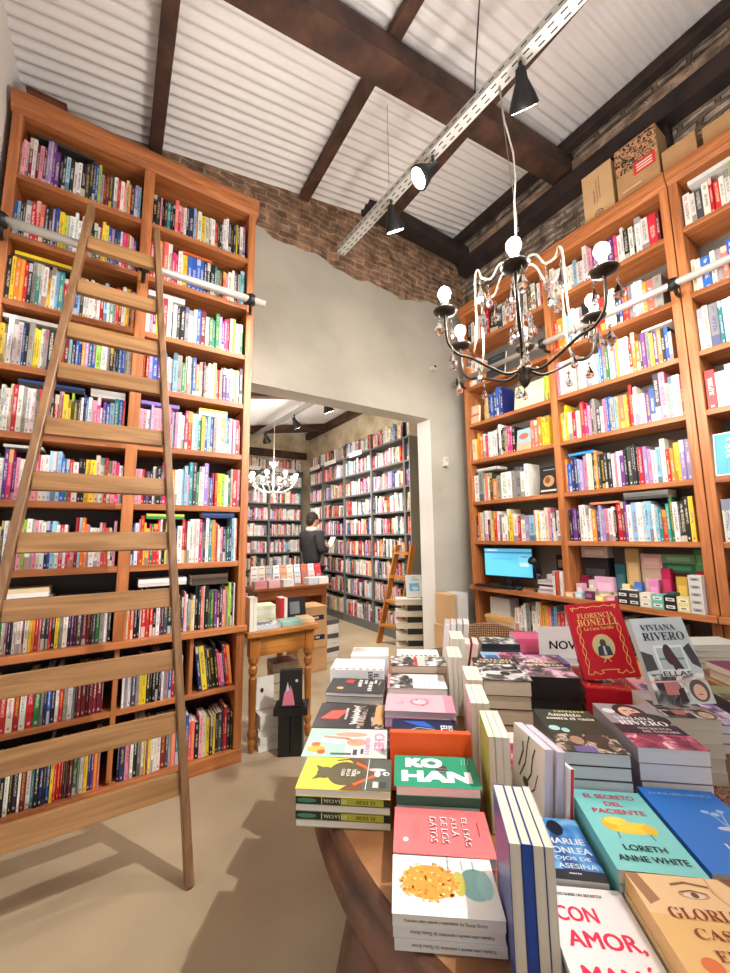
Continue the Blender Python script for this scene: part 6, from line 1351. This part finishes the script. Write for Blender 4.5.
# steel track
def strut_pt(t): return Vector((1.462, 2.60, 3.77)).lerp(Vector((1.76, -1.6, 3.77)), t)
Tr = thing('light_track', 'long perforated steel channel hung below the ceiling', 'light track')
a, b = strut_pt(0), strut_pt(1); d = (b - a).normalized(); s_ = Vector((d.y, -d.x, 0)); up = Vector((0, 0, 1))
def obx(g, o, L, w0, w1, z0, z1, mat, l0=0.):
    q = [o + d * l + s_ * w + up * z for l in (l0, L) for w in (w0, w1) for z in (z0, z1)]
    i = g.pts(q)
    for f in ((0, 1, 3, 2), (4, 6, 7, 5), (0, 4, 5, 1), (2, 3, 7, 6), (1, 5, 7, 3), (0, 2, 6, 4)): g.face([i + k for k in f], mat)
Ln = (b - a).length
g = G(); g.prism([(-.035, 0), (.035, 0), (.035, .05), (.032, .05), (.032, .003), (-.032, .003), (-.032, .05), (-.035, .05)], 0, Ln, 'galv_perforated')
g.build('channel', Tr, False, Matrix(((-s_.x, 0, d.x, a.x), (-s_.y, 0, d.y, a.y), (0, 1, 0, a.z), (0, 0, 0, 1))))
for t, x in ((.15, 0), (.52, 0)):
    p = strut_pt(t); g = G(); g.tube([(p.x, p.y, p.z + .0), (p.x, p.y, roofz(p.x) - .02)], .0016, 'black_metal', 5); g.build('suspension_wire', Tr)
g = G(); p = strut_pt(.33); g.tube([(p.x - .02, p.y, p.z + .02), (p.x - .01, p.y - .01, 4.0), (p.x + .0, p.y - .04, 4.3), (p.x + .02, p.y - .06, roofz(p.x) - .02)], .005, 'black_metal', 6); o = g.build('cable', Tr, True); o['label'] = 'black power cable'

def spot(t, target, power, label, size=.05, lit=True, angle=75, blend=.6, colr=(1, .97, .93)):
    p = strut_pt(t) if not isinstance(t, Vector) else t
    tgt = Vector(target); hp = p + Vector((0, 0, -.085)); dr_ = (tgt - hp).normalized()
    S_ = thing('spotlight', label, 'spotlight', Matrix.Translation(hp) @ dr_.to_track_quat('-Z', 'Y').to_matrix().to_4x4())
    g = G(); g.lathe([(.07, -.125), (.074, -.12), (.058, -.075), (.03, -.015), (.024, .03), (.012, .04)], 'black_metal', 20); 
    g.build('shade', S_, True)
    g = G(); g.lathe([(.06, -.1275), (.06, -.126), (.0001, -.126)], 'spot_glow', 20); g.build('lamp_face', S_)
    inv = S_.matrix_world.inverted(); g = G(); g.tube([inv @ (p - Vector((0, 0, .003))), inv @ (hp + Vector((0, 0, .02))), Vector((0, 0, .03))], .01, 'black_metal', 8); g.build('mount', S_, True)
    L = bpy.data.lights.new('spot_beam', 'SPOT'); L.energy = power; L.spot_size = rad(angle); L.spot_blend = blend; L.shadow_soft_size = size; L.color = colr
    lo_ = bpy.data.objects.new('spot_beam', L); COL.objects.link(lo_); lo_.matrix_world = Matrix.Translation(hp + dr_ * .145) @ dr_.to_track_quat('-Z', 'Y').to_matrix().to_4x4()
    return S_
spot(.155, (3.0, 2.9, 1.3), 30, 'black spotlight nearest the doorway wall on the steel track')
spot(.25, (-.3, 2.6, 1.9), 110, 'black spotlight in the middle of the steel track facing the ladder bookcase')
spot(.392, (3.2, 1.9, 2.2), 110, 'black spotlight nearest the chandelier cord facing the counter bookcase')
spot(.66, (-.1, 2.5, .9), 480, 'black spotlight behind the viewer aimed at the ladder bookcase', .022)
spot(.72, (1.1, .9, .7), 50, 'added unseen spotlight behind the viewer aimed at the display table', .06)  # fill lamp added out of view to light the table books
spot(.80, (3.1, 1.4, 1.6), 170, 'added unseen spotlight behind the viewer aimed at the counter bookcase', .06)  # unseen lamp head added to brighten the counter bookcase
spot(.88, (1.9, 2.9, 2.6), 60, 'added unseen spotlight behind the viewer aimed at the plaster wall', .08, angle=95)  # added wide fill for the plaster wall, no lamp known here
# back room fittings
def strut2(t): return Vector((2.0, 7.0, 3.2)).lerp(Vector((2.25, 3.4, 3.2)), t)
T2 = thing('light_track', 'steel lighting channel hung in the back room', 'light track'); a, b = strut2(0), strut2(1); d = (b - a).normalized(); s_ = Vector((d.y, -d.x, 0)); g = G(); obx(g, a, (b - a).length, -.035, .035, 0, .05, 'galvanised'); g.build('channel', T2)
for t in (.1, .55):
    p = strut2(t); g = G(); g.tube([(p.x, p.y, p.z + .05), (p.x, p.y, rz2(p.x) - .01)], .002, 'black_metal', 5); g.build('suspension_wire', T2)
spot(strut2(.2), (2.9, 7.3, 1.5), 130, 'black spotlight at the far end of the back room track', .06)
spot(strut2(.5), (3.3, 5.6, 1.5), 150, 'black spotlight in the middle of the back room track', .06, angle=100)
spot(strut2(.75), (3.3, 4.6, 1.0), 130, 'black spotlight nearest the doorway on the back room track', .06, angle=100)
spot(strut2(.9), (1.9, 4.6, .5), 120, 'black spotlight pointing down in the back room near the doorway', .06, angle=110)
Cb = thing('chandelier', 'white glowing crystal chandelier hanging in the back room', 'chandelier', (1.72, 4.9, 0))
g = G(); g.lathe([(.01, 1.90), (.03, 1.93), (.012, 1.98), (.012, 2.3), (.05, 2.36), (.06, 2.38), (.01, 2.40)], 'white_plastic', 12); g.build('stem', Cb, True)
g = G(); g.tube([(0, 0, 2.40), (0, 0, rz2(1.72) - .02)], .004, 'cord_white', 6); g.build('cord', Cb)
for k in range(8):
    a = rad(45 * k + 10); pt = lambda r, z: (r * math.cos(a), r * math.sin(a), z)
    g = G(); g.tube([pt(.012, 2.0), pt(.12, 1.98), pt(.24, 2.04), pt(.30, 2.12)], .007, 'white_plastic', 6); arm = g.build('arm', Cb, True)
    g = G(); g.lathe([(.012, 2.12), (.04, 2.135), (.012, 2.14), (.012, 2.18)], 'white_plastic', 10, pt(.30, 0)); g.build('candle_sleeve', arm, True)
    g = G(); g.ball(pt(.30, 2.205), .025, 'bulb_glow', 10, 8); g.build('bulb', arm, True)
    g = G(); g.tube([pt(.04, 2.34), pt(.12, 2.28), pt(.2, 2.2), pt(.29, 2.14)], .007, 'crystal', 6)
    for q in range(4): g.lathe([(.001, 0), (.012, -.035), (.001, -.055)], 'crystal', 6, pt(.1 + .06 * q, 2.24 - .07 * (q % 3) - .03 * q))
    g.lathe([(.001, 0), (.014, -.04), (.001, -.06)], 'crystal', 6, pt(.30, 2.11)); g.build('crystal_strand', arm)
# small wall devices
SC = thing('security_camera', 'small white security camera high on the plaster wall', 'camera', (2.79, 2.96, 3.2))
g = G(); g.lathe([(.03, 0), (.03, .012), (.012, .016)], 'white_plastic', 14); g.M = Matrix.Identity(4); o = g.build('mount', SC, True, RX(90)); 
g = G(); g.ball((0, -.05, 0), .032, 'white_plastic', 14, 10); g.tube([(0, -.012, 0), (0, -.04, 0)], .008, 'white_plastic', 8); g.build('housing', SC, True)
g = G(); g.ball((-.012, -.075, -.004), .014, 'black_plastic', 10, 8); g.build('lens', SC, True)
SB = thing('wall_sensor', 'small white sensor box on the plaster wall beside the doorway', 'sensor', (2.93, 2.9595, 2.13)); g = G(); g.box(-.028, .028, -.04, 0, 0, .1, 'white_plastic'); bevel(g.build('case', SB), .006); pbox('lens', SB, -.016, .016, -.043, -.0405, .05, .085, 'candle_sleeve')
flush_text()

# ------------------------------------------------------------------ world fill light added through the side left open behind the viewer, and camera
w = bpy.data.worlds.new('World'); sc.world = w; w.use_nodes = True
bg = w.node_tree.nodes['Background']; bg.inputs['Color'].default_value = (.95, .97, 1, 1); bg.inputs['Strength'].default_value = .9
cam = bpy.data.cameras.new('camera'); co = bpy.data.objects.new('camera', cam); COL.objects.link(co); sc.camera = co
cam.sensor_width = 36; cam.sensor_fit = 'AUTO'; cam.lens = 384.40 / 973 * 36; cam.clip_start = .05; cam.clip_end = 60
yaw, pit, rol = rad(32.862), rad(7.314), rad(-.637)
Fv = Vector((math.sin(yaw) * math.cos(pit), math.cos(yaw) * math.cos(pit), math.sin(pit))); Rv = Vector((math.cos(yaw), -math.sin(yaw), 0)); Uv = Rv.cross(Fv)
R2 = Rv * math.cos(rol) + Uv * math.sin(rol); U2 = -Rv * math.sin(rol) + Uv * math.cos(rol)
co.matrix_world = Matrix(((R2.x, U2.x, -Fv.x, 0), (R2.y, U2.y, -Fv.y, 0), (R2.z, U2.z, -Fv.z, 1.4), (0, 0, 0, 1)))
vs = sc.view_settings; vs.view_transform = 'Standard'; vs.look = 'None'; vs.exposure = -.2; vs.gamma = 1; vs.use_curve_mapping = False
sc.cycles.max_bounces = 7; sc.cycles.diffuse_bounces = 4; sc.cycles.glossy_bounces = 3; sc.cycles.transmission_bounces = 6; sc.cycles.sample_clamp_indirect = 6; sc.cycles.caustics_refractive = False; sc.cycles.caustics_reflective = False
sc.cycles.use_denoising = True
